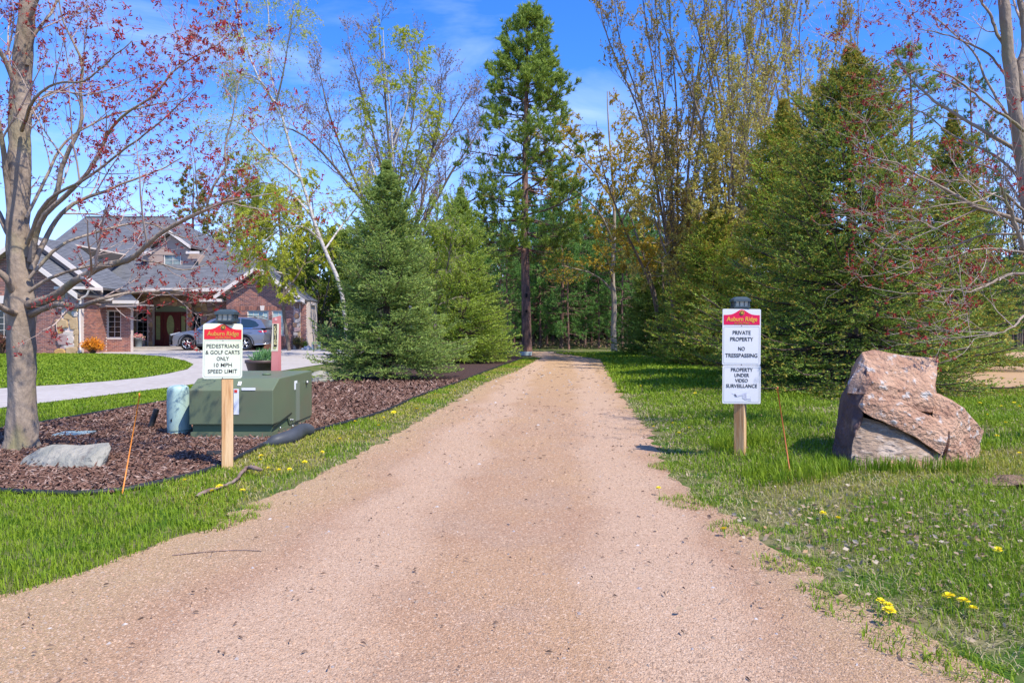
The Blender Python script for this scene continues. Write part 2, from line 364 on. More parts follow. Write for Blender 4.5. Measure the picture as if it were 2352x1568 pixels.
band_l = [G(*p) for p in [(-700, 1032), (0, 940), (230, 912), (400, 891), (480, 880), (640, 856), (765, 835), (860, 820), (860, 827), (770, 861), (700, 867), (560, 889), (430, 913), (300, 937), (150, 963), (0, 988), (-700, 1044)]]
island = [G(*p) for p in [(-700, 923), (0, 891), (150, 883), (240, 876), (330, 867), (380, 859), (430, 848), (443, 838), (425, 829), (370, 819), (300, 814), (200, 812), (-700, 812)]]
right_v = [(x, y) for x, y in [tuple(G(*p)) for p in PATH_R[:13]]]+[(2.0, 33), (26, 33), (26, 20), (12.5, 20), (11, 11), (14, 6), (9, 1.0), (3.2, 1.4)]
right_v = rough_edge(right_v, .06, .15, 9)
mb = MB()
x, y = scatter(lawn_near, lambda Y: 17000/Y, 2.6, 7, 11); blades(mb, x, y, .055, np.maximum(.004, y*.0011), 1)
x, y = scatter(band_l, lambda Y: 14000/Y, 6, 18, 12); blades(mb, x, y, .05, y*.0011, 2)
x, y = scatter(island, lambda Y: 6000/Y, 12, 33, 13); blades(mb, x, y, .05, y*.0019, 3)
mb.build('lawn_grass', m_gr, kind='stuff')
mb = MB()
x, y = scatter(right_v, lambda Y: 12000/Y, 2.0, 12, 14, bare=.6); c = nz2(x, y, 1.1, 5) > -.35
e = np.clip((x-xr(y))/.5, 0, 1)
k = (rg.random(len(x)) < .45+.55*e)
hh = .075*(.35+.65*e)*(1+.5*np.clip(nz2(x, y, 2.2, 8), -1, 1))
blades(mb, x[k & c], y[k & c], hh[k & c], np.maximum(.004, y[k & c]*.0012), 4, 0, .8)
blades(mb, x[k & ~c], y[k & ~c], hh[k & ~c]*.7, np.maximum(.0035, y[k & ~c]*.0009), 5, 1, .7)
x, y = scatter(right_v, lambda Y: 5000/Y, 12, 33, 15, bare=.3); k = ~inpoly(x, y, [G(px, py, .1) for px, py in lot])
x, y = x[k], y[k]; blades(mb, x, y, .07, y*.002, 6, 0)
x, y = scatter(right_v, lambda Y: 5500/Y, 2.0, 12, 24); blades(mb, x, y, .04, np.maximum(.0035, y*.001), 25, 2, 2.2)
mb.build('verge_grass', [m_gr, m_gy, M('straw_thatch', (.4, .33, .2), isl=[(.44, .36, .18), (.32, .26, .12), (.5, .43, .26), (.24, .22, .08)], isl_amt=.9, trans=.2)], kind='stuff')
mb = MB()
x, y = scatter(verge, lambda Y: 20000/Y, 4, 28, 16, bare=.35); c = nz2(x, y, 1.7, 15) > .12
d_path = np.clip(np.abs(x-np.interp(y, [p[1] for p in pl[::-1]], [p[0] for p in pl[::-1]]))/.45, 0, 1)
k = rg.random(len(x)) < .18+.82*d_path
blades(mb, x[k & c], y[k & c], .05, np.maximum(.004, y[k & c]*.001), 7, 0, .6)
blades(mb, x[k & ~c], y[k & ~c], .035, np.maximum(.004, y[k & ~c]*.001), 8, 1, .9)
x, y = scatter(verge, lambda Y: 4000/Y, 4, 20, 26); blades(mb, x, y, .035, np.maximum(.004, y*.001), 27, 2, 2.2)
mb.build('path_edge_grass', [m_gr, m_gy, MATS['straw_thatch']], kind='stuff')
# small stray tufts on the edge of the gravel
mb = MB()
for px, py, r, n in [(555, 1190, .09, 160), (590, 1168, .07, 90), (500, 1203, .12, 200), (470, 1215, .1, 150), (1545, 1065, .16, 420), (1600, 1145, .2, 420), (1690, 1000, .12, 160), (1620, 1115, .1, 120), (1700, 1205, .15, 260), (1820, 1285, .15, 260), (1980, 1385, .16, 260), (1900, 1345, .1, 150), (2100, 1460, .15, 240), (2220, 1520, .12, 200)]:
    cx_, cy_ = G(px, py, .03 if px > 1200 else 0); a = rg.uniform(0, 2*PI, n); q = r*np.sqrt(rg.random(n)); blades(mb, cx_+q*np.cos(a)*1.3, cy_+q*np.sin(a), .04, .0045, n, 0, 1.2)
cx_, cy_ = G(1700, 1018, .08); a = rg.uniform(0, 2*PI, 700); q = .22*np.sqrt(rg.random(700)); blades(mb, cx_+q*np.cos(a)*1.3, cy_-.02+q*np.sin(a), .15, .006, 5, 0, .45)
cx_, cy_ = G(1817, 1085, .08); a = rg.uniform(0, 2*PI, 900); q = .3*np.sqrt(rg.random(900)); blades(mb, cx_+q*np.cos(a)*1.3, cy_+q*np.sin(a), .13, .006, 6, 0, .45)
for px in (1925, 1985, 2050, 2110, 2160, 2215, 2040):
    cx_, cy_ = G(px, 1083, .1); n = 120; a = rg.uniform(0, 2*PI, n); q = .1*np.sqrt(rg.random(n)); blades(mb, cx_+q*np.cos(a)*1.6, cy_-.04+q*np.sin(a)*.5, .13, .005, px, 0, .4)
mb.build('grass_tufts', m_gr, kind='stuff')
# mulch chips
m_chip = M('bark_chips', (.12, .06, .05), rough=.9, isl=[(.06, .03, .022), (.18, .095, .068), (.11, .055, .038), (.26, .155, .115), (.15, .08, .055), (.44, .32, .26)], isl_amt=.9, spec=.15)
def chips(mb, x, y, ln, wd, seed, z0=.012, tilt=.35, th=.004):
    r = np.random.default_rng(seed); n = len(x); a = r.uniform(0, 2*PI, n); t = r.normal(size=n)*tilt
    D = np.stack([np.cos(a)*np.cos(t), np.sin(a)*np.cos(t), np.sin(t)], 1); S = nrm(np.cross(D, np.array([0, 0, 1.])+r.normal(size=(n, 3))*.45)); U = np.cross(S, D)
    l_ = (ln*r.uniform(.4, 1.4, n))[:, None]*.5; w_ = (wd*r.uniform(.5, 1.4, n))[:, None]*.5
    c = np.stack([x, y, z0+np.abs(np.sin(t))*l_[:, 0]*.7+r.uniform(0, .012, n)], 1)
    v = np.stack([c-D*l_-S*w_*.4, c-D*l_*.6+S*w_, c+D*l_+S*w_*.3, c+D*l_*.5-S*w_], 1); v2 = v.mean(1, keepdims=True)+U[:, None]*th*2
    vv = np.concatenate([v, v2], 1).reshape(-1, 3); i = np.arange(n)[:, None]*5
    f = np.concatenate([i+np.array([[a_, b_, 4]]) for a_, b_ in ((1, 0), (2, 1), (3, 2), (0, 3))])
    mb.add(vv, f)
bp = [G(*p) for p in near_bed+far_bed]
mb = MB(); x, y = scatter(bp, lambda Y: 10500/Y, 4.4, 15, 21); chips(mb, x, y, np.maximum(.055, y*.0075), np.maximum(.014, y*.0022), 22)
mb.build('mulch_chips', m_chip, kind='stuff')
# gravel grains
m_peb = M('gravel_grains', (.5, .34, .26), rough=.9, isl=[(.42, .26, .17), (.32, .20, .125), (.50, .35, .24), (.16, .10, .07), (.44, .30, .20), (.36, .21, .125), (.28, .24, .20), (.20, .13, .085), (.47, .30, .18)], isl_amt=.9, ygrad=(6, 22, (.48, .31, .17)), spec=.2)
def pebbles(mb, x, y, s, seed, z0=.004, hf=None):
    r = np.random.default_rng(seed); n = len(x); s = s*np.exp(r.normal(size=n)*.35)
    base = np.array([(1, 0, 0), (0, 1, 0), (-1, 0, 0), (0, -1, 0), (0, 0, .8), (.1, .1, -.5)], float)
    v = base[None]*(1+r.normal(size=(n, 6, 1))*.2); a = r.uniform(0, 2*PI, n); c_, s_ = np.cos(a)[:, None], np.sin(a)[:, None]
    vx = (v[..., 0]*c_-v[..., 1]*s_*.7)*s[:, None]+x[:, None]; vy = (v[..., 0]*s_+v[..., 1]*c_*.7)*s[:, None]+y[:, None]
    vz = v[..., 2]*s[:, None]*.75+z0+(0 if hf is None else hf(x, y)[:, None])
    i = np.arange(n)[:, None]*6; f = np.concatenate([i+np.array([q]) for q in ((0, 1, 4), (1, 2, 4), (2, 3, 4), (3, 0, 4))]); mb.add(np.stack([vx, vy, vz], 2).reshape(-1, 3), f)
mb = MB(); x, y = scatter(path_poly, lambda Y: min(9500, 34000/Y**1.7), 2.1, 10, 31)
u_ = x-.083*(y-4); k = rg.random(len(x)) > .35*(np.cos(u_*4.19+nz2(x, y, 1.2, 3)) < -.3)*(np.abs(u_) < 1.3); x, y = x[k], y[k]
pebbles(mb, x, y, np.maximum(.0036, y*.0009), 32); mb.build('gravel_grains', m_peb, kind='stuff')
mb = MB(); x, y = scatter(path_poly, lambda Y: 26/Y**.6, 2.1, 20, 33); pebbles(mb, x, y, np.maximum(.008, .0016*y), 34)
mb.build('loose_stones', M('loose_stone', (.25, .22, .21), isl=[(.16, .13, .12), (.38, .35, .35), (.22, .15, .11), (.5, .46, .43)], isl_amt=.9), kind='stuff')
mb = MB(); x, y = scatter(path_poly, lambda Y: 34/Y**.6, 2.1, 22, 35); chips(mb, x, y, np.maximum(.03, .006*y), np.maximum(.006, .0012*y), 36, .008, .1)
mb.build('bark_bits', M('bark_bit', (.12, .075, .05), isl=[(.07, .045, .03), (.2, .13, .09), (.12, .07, .05)], isl_amt=.9), kind='stuff')
# dead leaves on the right verge
mb = MB(); xs, ys = [], []
for px, py, sx, sy, n in [(2140, 1200, .55, .18, 300), (2300, 1225, .5, .2, 190), (1900, 1150, .25, .1, 60), (2290, 1120, .3, .15, 120), (1960, 1250, .3, .15, 60), (2230, 1360, .5, .3, 70), (1560, 1000, .4, .5, 60), (2000, 1150, .7, .3, 120), (1640, 960, .5, .8, 60)]:
    c_ = G(px, py, .1); xs.append(c_[0]+rg.normal(size=n)*sx); ys.append(c_[1]+rg.normal(size=n)*sy)
x = np.concatenate(xs); y = np.concatenate(ys); z = hgt(x, y)+rg.uniform(.012, .04, len(x))
leaves(mb, rg, np.stack([x, y, z], 1), .034, 0, .55, 0, np.array([0, 0, .1]), [1, 1, .25])
mb.build('dead_leaves', M('dead_leaf', (.4, .3, .2), isl=[(.36, .25, .15), (.46, .36, .25), (.25, .15, .09), (.5, .42, .32), (.42, .24, .11)], isl_amt=.95, trans=.2), kind='stuff')
# clumps of broadleaf weed near the gravel
# ------------------------------------------------------------------ dandelions
m_dan = M('dandelion_yellow', (.85, .66, .01), isl=[(.9, .7, .01), (.8, .72, .03)], isl_amt=.6, rough=.8)
m_stem = M('flower_stem', (.12, .22, .04))
def dand_mesh():
    b = MB(); r = np.random.default_rng(3)
    b.cyl((0, 0, 0), (.004, 0, .05), .002, .002, 5, 1)
    n = 46; a = r.uniform(0, 2*PI, n); e = r.uniform(.05, 1.2, n); D = np.stack([np.cos(a)*np.cos(e), np.sin(a)*np.cos(e), np.sin(e)*.7], 1)
    S = nrm(np.cross(D, [0, 0, 1.])); p0 = np.array([.004, 0, .05]); L_ = .02
    v = np.stack([p0-S*.002+D*.004, p0+D*L_*.8-S*.003, p0+D*L_*1.05, p0+D*L_*.8+S*.003], 1); b.add(v.reshape(-1, 3), np.arange(4*n).reshape(-1, 4), 0)
    o = b.build('dandelion', [m_dan, m_stem]); return o
d0 = dand_mesh()
dl = [(425, 1104), (640, 1083), (665, 1078), (600, 1048), (595, 1060), (558, 1124), (490, 1128), (620, 1078), (700, 1062), (815, 970), (880, 960), (905, 948), (955, 938), (1000, 905), (1045, 898), (1120, 868), (870, 978), (780, 1010), (735, 1040), (508, 1118)]
dr = [(1665, 1182), (1926, 1170), (1890, 1160), (2020, 1335), (2035, 1345), (2042, 1362), (2190, 1338), (2242, 1352), (2212, 1342), (2297, 1255), (1480, 940), (1500, 965), (1515, 1095), (1888, 1012), (2000, 1018), (2155, 1000), (2340, 940), (2330, 930), (2270, 960), (2240, 1000), (2310, 975), (2290, 1010), (2345, 1045), (2300, 935), (2250, 930), (1560, 978), (1545, 960), (1600, 905), (1585, 968), (1540, 845), (1470, 880), (1740, 1008)]
cnt = 0
for side, lst in (('l', dl), ('r', dr)):
    for px, py in lst:
        z = 0 if side == 'l' else .08; gx_, gy_ = G(px, py, z+.05); zz = float(hgt(gx_, gy_))
        o = d0 if cnt == 0 else d0.copy()
        if cnt: COL.objects.link(o)
        cnt += 1; s = (1.15 if gy_ < 9 else 1.6)*rg.uniform(.8, 1.25); o.location = (gx_, gy_, zz+.004); o.scale = (s, s, rg.uniform(.8, 1.3)); o.rotation_euler = (rg.normal()*.15, rg.normal()*.15, rg.uniform(0, 6))
        if side == 'l': tag(o, 'yellow dandelion in the dry grass strip left of the gravel path', 'dandelion', 'dandelions along the left edge of the path')
        else: tag(o, 'yellow dandelion in the green grass right of the gravel path', 'dandelion', 'dandelions in the grass right of the path')
# ------------------------------------------------------------------ rocks
def rock_mesh(b, rg, pts, seed_planes=None, sub=3, noise=.04, mi=0, freq=3.):
    """convex-ish rock through the hull of pts, subdivided and roughened"""
    import bmesh
    bm = bmesh.new()
    for p in pts: bm.verts.new(p)
    r = bmesh.ops.convex_hull(bm, input=bm.verts)
    bmesh.ops.delete(bm, geom=[e for e in r['geom_interior'] if isinstance(e, bmesh.types.BMVert)], context='VERTS')
    for _ in range(sub): bmesh.ops.subdivide_edges(bm, edges=bm.edges, cuts=1, use_grid_fill=True)
    bmesh.ops.triangulate(bm, faces=bm.faces)
    V = np.array([v.co[:] for v in bm.verts]); Fc = np.array([[v.index for v in f.verts] for f in bm.faces]); bm.free()
    for k, (f_, a_) in enumerate(((freq, noise), (freq*2.7, noise*.45), (freq*7, noise*.18))):
        for ax in range(3):
            d = rg.normal(size=(3, 3))*f_; ph = rg.uniform(0, 6, 3)
            V[:, ax] += a_*np.sin(V@d.T+ph).sum(1)/3
    b.add(V, Fc, mi); return b
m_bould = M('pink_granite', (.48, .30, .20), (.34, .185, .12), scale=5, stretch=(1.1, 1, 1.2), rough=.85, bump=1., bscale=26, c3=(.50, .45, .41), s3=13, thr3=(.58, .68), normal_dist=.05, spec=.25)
m_bshade = M('shade_granite', (.085, .055, .055), (.14, .085, .075), scale=5, rough=.85, bump=.9, bscale=20, normal_dist=.05, c3=(.25, .16, .12), s3=9, thr3=(.6, .7))  # same boulder, with the shade of its left-facing side put into the colour
m_bgrey = M('banded_gneiss', (.33, .235, .165), (.20, .14, .10), scale=3, stretch=(1.5, 1, 3.5), rough=.85, bump=.9, bscale=12, c3=(.42, .33, .26), s3=6, normal_dist=.05)
rb = np.random.default_rng(41)
Yb = 5.3; zb = .09
def Q(px, py, dy): return W(px, py, Yb+dy)
boulder = thing('boulder', 'big pinkish granite boulder with cracked ledges standing in the grass beside the right sign', 'boulder', tuple(W(2080, 1070, Yb)*[1, 1, 0]+[0, 0, zb]))
bo = tuple(boulder.location)
def part_rock(name, pts, mat, noise=.02, sub=3, freq=5., seed=1, label=None):
    b = MB(); rock_mesh(b, np.random.default_rng(seed), pts, sub=sub+1 if sub > 2 else sub, noise=noise*1.5, freq=freq*1.3); o = b.build(name, mat, boulder, bo)
    if label: o['label'] = label
# upper block
part_rock('upper_block', [Q(1985, 812, .25), Q(2010, 806, .3), Q(2155, 826, .35), Q(2148, 905, .05), Q(2150, 925, .15), Q(2005, 880, 0), Q(1985, 905, .0), Q(2060, 935, .0), Q(2140, 945, .02), Q(1960, 850, .3),
    Q(1990, 815, .8), Q(2150, 835, .85), Q(2140, 960, .8), Q(1960, 950, .8), Q(2085, 818, .2), Q(1950, 905, .15)], m_bould, .014, seed=2)
# left flank, its shade painted in with a darker granite colour
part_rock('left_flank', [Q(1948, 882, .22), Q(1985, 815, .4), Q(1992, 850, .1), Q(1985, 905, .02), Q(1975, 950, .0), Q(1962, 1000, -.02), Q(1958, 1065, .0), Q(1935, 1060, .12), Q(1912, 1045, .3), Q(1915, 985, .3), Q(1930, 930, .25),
    Q(1920, 1060, .9), Q(1950, 880, .9), Q(1955, 1090, .02)], m_bshade, .016, seed=3, label='dark shaded purple-brown side of the boulder')
# middle ledge, slanting down to the right
part_rock('middle_ledge', [Q(1988, 906, -.03), Q(2010, 900, .0), Q(2060, 935, .0), Q(2138, 960, .0), Q(2180, 985, -.03), Q(2178, 1015, -.09), Q(2168, 1042, -.09), Q(2110, 1008, -.09), Q(2055, 978, -.07), Q(1990, 945, -.04), Q(1975, 930, 0),
    Q(2000, 915, .5), Q(2170, 1000, .5), Q(2160, 950, .5)], m_bould, .012, seed=4)
# lower body
part_rock('lower_block', [Q(1970, 955, .03), Q(2050, 975, .0), Q(2105, 985, .03), Q(2135, 1030, .03), Q(2170, 1040, .06), Q(2180, 1070, .0), Q(2160, 1100, -.16), Q(2060, 1100, -.2), Q(1958, 1080, -.12), Q(1960, 1010, .0), Q(1990, 1060, -.13), Q(1975, 1005, -.01),
    Q(1950, 1090, .8), Q(2190, 1090, .8), Q(2180, 960, .8), Q(1960, 950, .8)], m_bgrey, .014, seed=5, label='grey banded lower face of the boulder')
# right shoulder
part_rock('right_shoulder', [Q(2150, 905, .12), Q(2185, 925, .1), Q(2215, 935, .15), Q(2240, 965, .2), Q(2258, 990, .25), Q(2250, 1030, .22), Q(2235, 1060, .15), Q(2236, 1095, .12), Q(2170, 1098, .02), Q(2172, 1040, .03), Q(2182, 985, -.02), Q(2150, 950, .05),
    Q(2150, 910, .8), Q(2245, 985, .8), Q(2235, 1095, .8), Q(2150, 1095, .8)], m_bould, .014, seed=6)
part_rock('wedge', [Q(2178, 1028, -.03), Q(2195, 1035, -.02), Q(2188, 1070, -.03), Q(2168, 1092, -.02), Q(2160, 1085, .0), Q(2180, 1050, .3)], m_bould, .006, sub=2, seed=7)
part_rock('lower_wedge', [Q(2040, 1062, -.14), Q(2075, 1045, -.13), Q(2135, 1062, -.13), Q(2165, 1080, -.1), Q(2160, 1106, -.18), Q(2090, 1108, -.24), Q(2030, 1100, -.22), Q(2060, 1080, .2), Q(2150, 1090, .2)], m_bould, .008, sub=3, seed=8)
part_rock('foot_slab', [Q(1962, 1040, -.1), Q(2000, 1035, -.12), Q(2045, 1062, -.16), Q(2040, 1108, -.26), Q(1955, 1098, -.2), Q(1952, 1070, -.1), Q(2000, 1080, .2)], m_bgrey, .008, sub=3, seed=9)
m_lich = M('lichen', (.50, .52, .56), (.36, .38, .40), scale=40, rough=.95)
# grey rock left
m_grock = M('grey_rock', (.32, .30, .25), (.22, .22, .19), scale=6, rough=.9, bump=.9, bscale=18, c3=(.17, .15, .13), s3=7, thr3=(.58, .7), normal_dist=.04)
def simple_rock(name, label, pts, mat, cat='rock', noise=.012, freq=8., seed=1, sub=3, group=None):
    b = MB(); rock_mesh(b, np.random.default_rng(seed), pts, sub=sub, noise=noise, freq=freq); P = np.array(pts); c = (P[:, 0].mean(), P[:, 1].mean(), P[:, 2].min())
    o = b.build(name, mat, None, c); o.location = c; tag(o, label, cat, group); return o
Y0 = 5.75
simple_rock('grey_rock', 'flat-topped pale grey rock lying in the mulch bed in front of the maple trunk', [W(42, 1068, Y0), W(55, 1050, Y0+.1), W(90, 1028, Y0+.12), W(120, 1021, Y0+.15), W(200, 1029, Y0+.15), W(250, 1018, Y0+.1), W(256, 1030, Y0+.1), W(238, 1078, Y0-.02), W(225, 1080, Y0-.12), W(150, 1086, Y0-.16), W(110, 1088, Y0-.15), W(80, 1066, Y0-.05), W(205, 1050, Y0-.1),
    W(60, 1075, Y0+.5), W(240, 1062, Y0+.5), W(240, 1030, Y0+.45), W(100, 1030, Y0+.45)], m_grock, seed=11)
Y0 = 14.6
simple_rock('grey_rock', 'rounded blue-grey rock at the mulch edge under the nearest left spruce', [W(703, 874, Y0), W(715, 858, Y0+.1), W(735, 851, Y0+.2), W(765, 856, Y0+.2), W(768, 882, Y0), W(740, 884, Y0-.15), W(710, 882, Y0-.1), W(728, 865, Y0-.1), W(750, 880, Y0+.6), W(710, 880, Y0+.5)], m_grock, seed=12, noise=.02)
# dirt mound
m_dirt = M('bare_soil', (.16, .095, .055), (.28, .19, .12), scale=14, rough=.98, bump=1., bscale=40, normal_dist=.05)
c = G(2312, 1120, .1); r = np.random.default_rng(13)
pts = [(c[0]+a, c[1]+b_, .08+h_) for a, b_, h_ in [(-.2, 0, 0), (-.12, -.08, .04), (.02, -.1, .07), (.2, -.06, .05), (.28, .05, 0), (.05, .12, .08), (-.1, .1, .06), (0, 0, .1), (.1, .02, .1), (.3, .15, .0), (-.2, .15, -.02), (.2, .2, 0)]]
simple_rock('soil_mound', 'small crumbly mound of bare brown soil in the grass right of the boulder', pts, m_dirt, 'soil mound', noise=.018, freq=14, seed=14)
# ------------------------------------------------------------------ stick on the left verge
m_bark = M('stick_bark', (.16, .10, .08), (.27, .19, .16), scale=12, stretch=(1, 1, 1), rough=.9, bump=.6)
sp_ = np.array([(*G(452, 1148), .02), (*G(478, 1138), .035), (*G(495, 1132), .03), (*G(540, 1112), .03), (*G(570, 1088), .05), (*G(590, 1078, .06), .07), (*G(600, 1075, .06), .05)])
P, R = smooth_line(sp_, [.014, .016, .011, .011, .016, .018, .012], 30); P += np.random.default_rng(2).normal(size=P.shape)*.003
tag(MB().tubes(P[None], R[None], 8).build('fallen_branch', m_bark), 'bent brown fallen branch lying in the grass in front of the left sign post', 'branch')
P, R = smooth_line(np.array([(*G(395, 1278), .008), (*G(480, 1270), .009), (*G(560, 1266), .008), (*G(600, 1268), .008)]), [.0025]*4, 24)
tag(MB().tubes(P[None], R[None], 5).build('thin_twig', m_bark), 'thin twig lying on the gravel near the left lawn', 'twig')
# ------------------------------------------------------------------ transformer box
m_box = M('utility_green', (.125, .155, .090), (.11, .14, .082), scale=2, rough=.45, spec=.35, bump=.05, c3=(.13, .14, .085), s3=2.5)
m_boxd = M('utility_green_base', (.10, .145, .075), rough=.5)
m_white = M('white_label', (.75, .76, .78), rough=.5); m_red = M('red_print', (.6, .04, .03), rough=.6); m_steel = M('steel', (.5, .5, .5), rough=.35, metallic=.9)
bx0, bx1 = WX(434, 7.2), WX(627, 7.2); by0, by1 = 7.2, 8.6
tb = thing('transformer_box', 'green metal utility transformer box with chamfered front behind the left sign post', 'utility box', ((bx0+bx1)/2, by0, 0)); to = tuple(tb.location)
z1 = WZ(975, 7.2); z2 = WZ(896, 7.2); z3 = WZ(869, 7.38); 
b = MB()
prof = [(by0, z1), (by0, z2), (by0+.20, z3), (by1, z3+.01), (by1, z1-.08), (by0+.55, z1-.08), (by0+.5, z1)]
b.prism([(bx0, p[0], p[1]) for p in prof][::-1], (bx1-bx0, 0, 0)); o = b.build('cabinet', m_box, tb, to)
mo = o.modifiers.new('bevel', 'BEVEL'); mo.width = .008; mo.segments = 2; mo.limit_method = 'ANGLE'
MB().b2(bx0+.02, bx1-.02, by0+.045, by1-.02, .0, z1-.002).build('skirt_recess', m_boxd, tb, to)
MB().b2(bx0+.012, bx1-.012, by0+.012, by1-.012, .0, WZ(993, 7.2)).build('base_skirt', m_box, tb, to)
MB().b2(bx0-.06, bx1+.05, by0-.07, by1+.05, -.02, .018).build('pad', M('grey_pad', (.16, .16, .19), rough=.8), tb, to)
b = MB(); b.box((WX(571, 7.2), by0-.003, WZ(893, 7.2)), (.145, .004, .026)); b.build('label_plate', m_white, tb, to)
b = MB(); b.box((WX(543, 7.2), by0-.003, WZ(922, 7.2)), (.055, .004, .27)); b.build('warning_label', m_white, tb, to)
b = MB(); b.box((WX(542, 7.2), by0-.0065, WZ(898, 7.2)), (.03, .003, .03)); b.build('warning_mark', m_red, tb, to)
b = MB(); b.box((WX(544, 7.2), by0+.075, WZ(882, 7.2)), (.035, .004, .05), R=rotx(-.65)); b.build('paper_label', m_white, tb, to)
sx = bx1+.003
b = MB(); b.box((sx, by0+.75, WZ(885, 7.9)), (.006, .09, .10)); b.build('side_label', m_white, tb, to)
b = MB(); b.box((sx+.006, by0+.80, .31), (.014, .12, .44)); b.build('hinge_strip', M('utility_grey', (.17, .2, .15), rough=.4), tb, to)
b = MB(); b.box((sx, by0+.3, .165), (.012, .6, .012), R=rotx(.12)); b.build('seam', M('dark_seam', (.02, .025, .015)), tb, to)
for yy, zz in ((.55, .13), (.62, .05), (.62, .12), (.2, .09)):
    b = MB(); b.lathe([(.012, 0), (.012, .012), (.004, .016)], (sx, by0+yy, zz), 8, R=roty(PI/2)); b.build('bolt', m_steel, tb, to)
b = MB(); b.lathe([(.02, 0), (.025, .02), (.01, .03)], (sx, by0+1.15, WZ(880, 8.2)), 8, R=roty(PI/2)); b.build('latch', m_steel, tb, to)
b = MB(); b.lathe([(.05, 0), (.05, .012), (.03, .018)], (WX(590, 7.6), 7.9, z3+.006), 12); b.build('lifting_plate', m_boxd, tb, to)
# ------------------------------------------------------------------ pedestal
m_ped = M('pedestal_mint', (.36, .50, .46), (.33, .46, .43), scale=4, rough=.45, c3=(.40, .52, .42), s3=3)
px_, py_ = G(402, 1001); pe = thing('cable_pedestal', 'pale green plastic cable pedestal with rounded white top standing left of the transformer box', 'utility pedestal', (px_, py_+.1, 0)); po = tuple(pe.location)
T_ = roty(-.03)
b = MB(); b.lathe([(.118, 0.055), (.122, .08), (.119, .3), (.112, .48), (.105, .515), (.085, .535), (.04, .545), (.002, .546)], po, 28, R=T_, cap=False); b.build('cover', m_ped, pe, po)
b = MB(); b.lathe([(.112, 0), (.117, .052), (.10, .055)], po, 28, R=T_); b.build('base', m_ped, pe, po)
b = MB(); b.lathe([(.122, 0.052), (.124, .058)], po, 28, R=T_); b.build('joint_ring', M('joint', (.12, .17, .15)), pe, po)
b = MB(); b.box(np.array(po)+[-.03, -.118, .17], (.014, .008, .03)); b.build('latch', m_blk, pe, po)
# black pipes
def pipe(name, label, A, B, r, r2=None, cat='pipe', ribs=0):
    A = np.array(A, float); B = np.array(B, float); b = MB(); 
    if ribs:
        t = np.linspace(0, 1, ribs*2+1); P = A+(B-A)*t[:, None]; R = np.where(np.arange(len(t)) % 2, r*1.0, r*.86); b.tubes(P[None], R[None], 14); b.cyl(A, A+(B-A)*.02, r*.86, r*.8, 14); b.cyl(B-(B-A)*.02, B, r*.86, r*.86, 14)
    else: b.cyl(A, B, r, r2, 14)
    o = b.build(name, m_blk, None, A); o.location = A; tag(o, label, cat); return o
c = G(344, 984); pipe('drain_pipe', 'black corrugated pipe stub sticking up out of the mulch left of the pedestal', (c[0], c[1], -.02), (c[0]+.06, c[1]+.04, .225), .034, cat='drain pipe', ribs=9)
a = G(476, 1045, .02); b_ = G(530, 1046, .02); pipe('drain_pipe', 'short black pipe lying on the mulch behind the left sign post', (a[0], a[1], .03), (b_[0], b_[1]+.05, .03), .032, cat='drain pipe', ribs=6)
a = G(628, 1012, .05); b_ = G(716, 988, .05)
c = [(a[0], a[1]), (b_[0], b_[1])]
b = MB(); P, R = smooth_line([(a[0]-.14, a[1]-.05, .012), (a[0]-.06, a[1]-.03, .02), (a[0], a[1], .04), (a[0]+.1, a[1]+.14, .058), (b_[0]-.03, b_[1]-.05, .06), (b_[0], b_[1], .05)], [.02, .03, .062, .075, .075, .05], 24); b.tubes(P[None], R[None], 14)
tag(b.build('rubber_pipe', M('grey_rubber', (.045, .05, .058), (.06, .065, .075), scale=8, rough=.5)), 'thick dark grey rubber pipe end lying against the right corner of the transformer box', 'pipe')
# lid
c = G(171, 1000); b = MB(); b.box((c[0], c[1], .02), (.34, .26, .03), rz=.12); o = b.build('ground_lid', M('lid_teal', (.27, .36, .36), (.2, .27, .27), scale=8, rough=.6)); mo = o.modifiers.new('bevel', 'BEVEL'); mo.width = .01
tag(o, 'flat grey-green square utility lid lying flush in the mulch beside the maple trunk', 'utility lid')
# markers
m_or = M('orange_fibreglass', (.75, .24, .04), rough=.4)
def rod(A, B, label, mat, r=.0045):
    b = MB(); A = np.array(A, float); B = np.array(B, float); b.cyl(A, B, r, r*.9, 8); b.lathe([(r*1.2, 0), (r*1.3, .02), (r*.4, .025)], B, 8); o = b.build('driveway_marker', mat, None, A); o.location = A; tag(o, label, 'driveway marker'); return o
a = G(281, 1133); rod((a[0], a[1], 0), W(320, 910, a[1]+.1), 'thin orange driveway marker rod leaning right at the edge of the mulch bed', m_or)
a = G(1817, 1088, .09); rod((a[0], a[1], .05), W(1786, 895, a[1]+.05), 'thin rust-orange driveway marker rod leaning left between the right sign and the boulder', M('rust_orange', (.55, .15, .05), rough=.5))
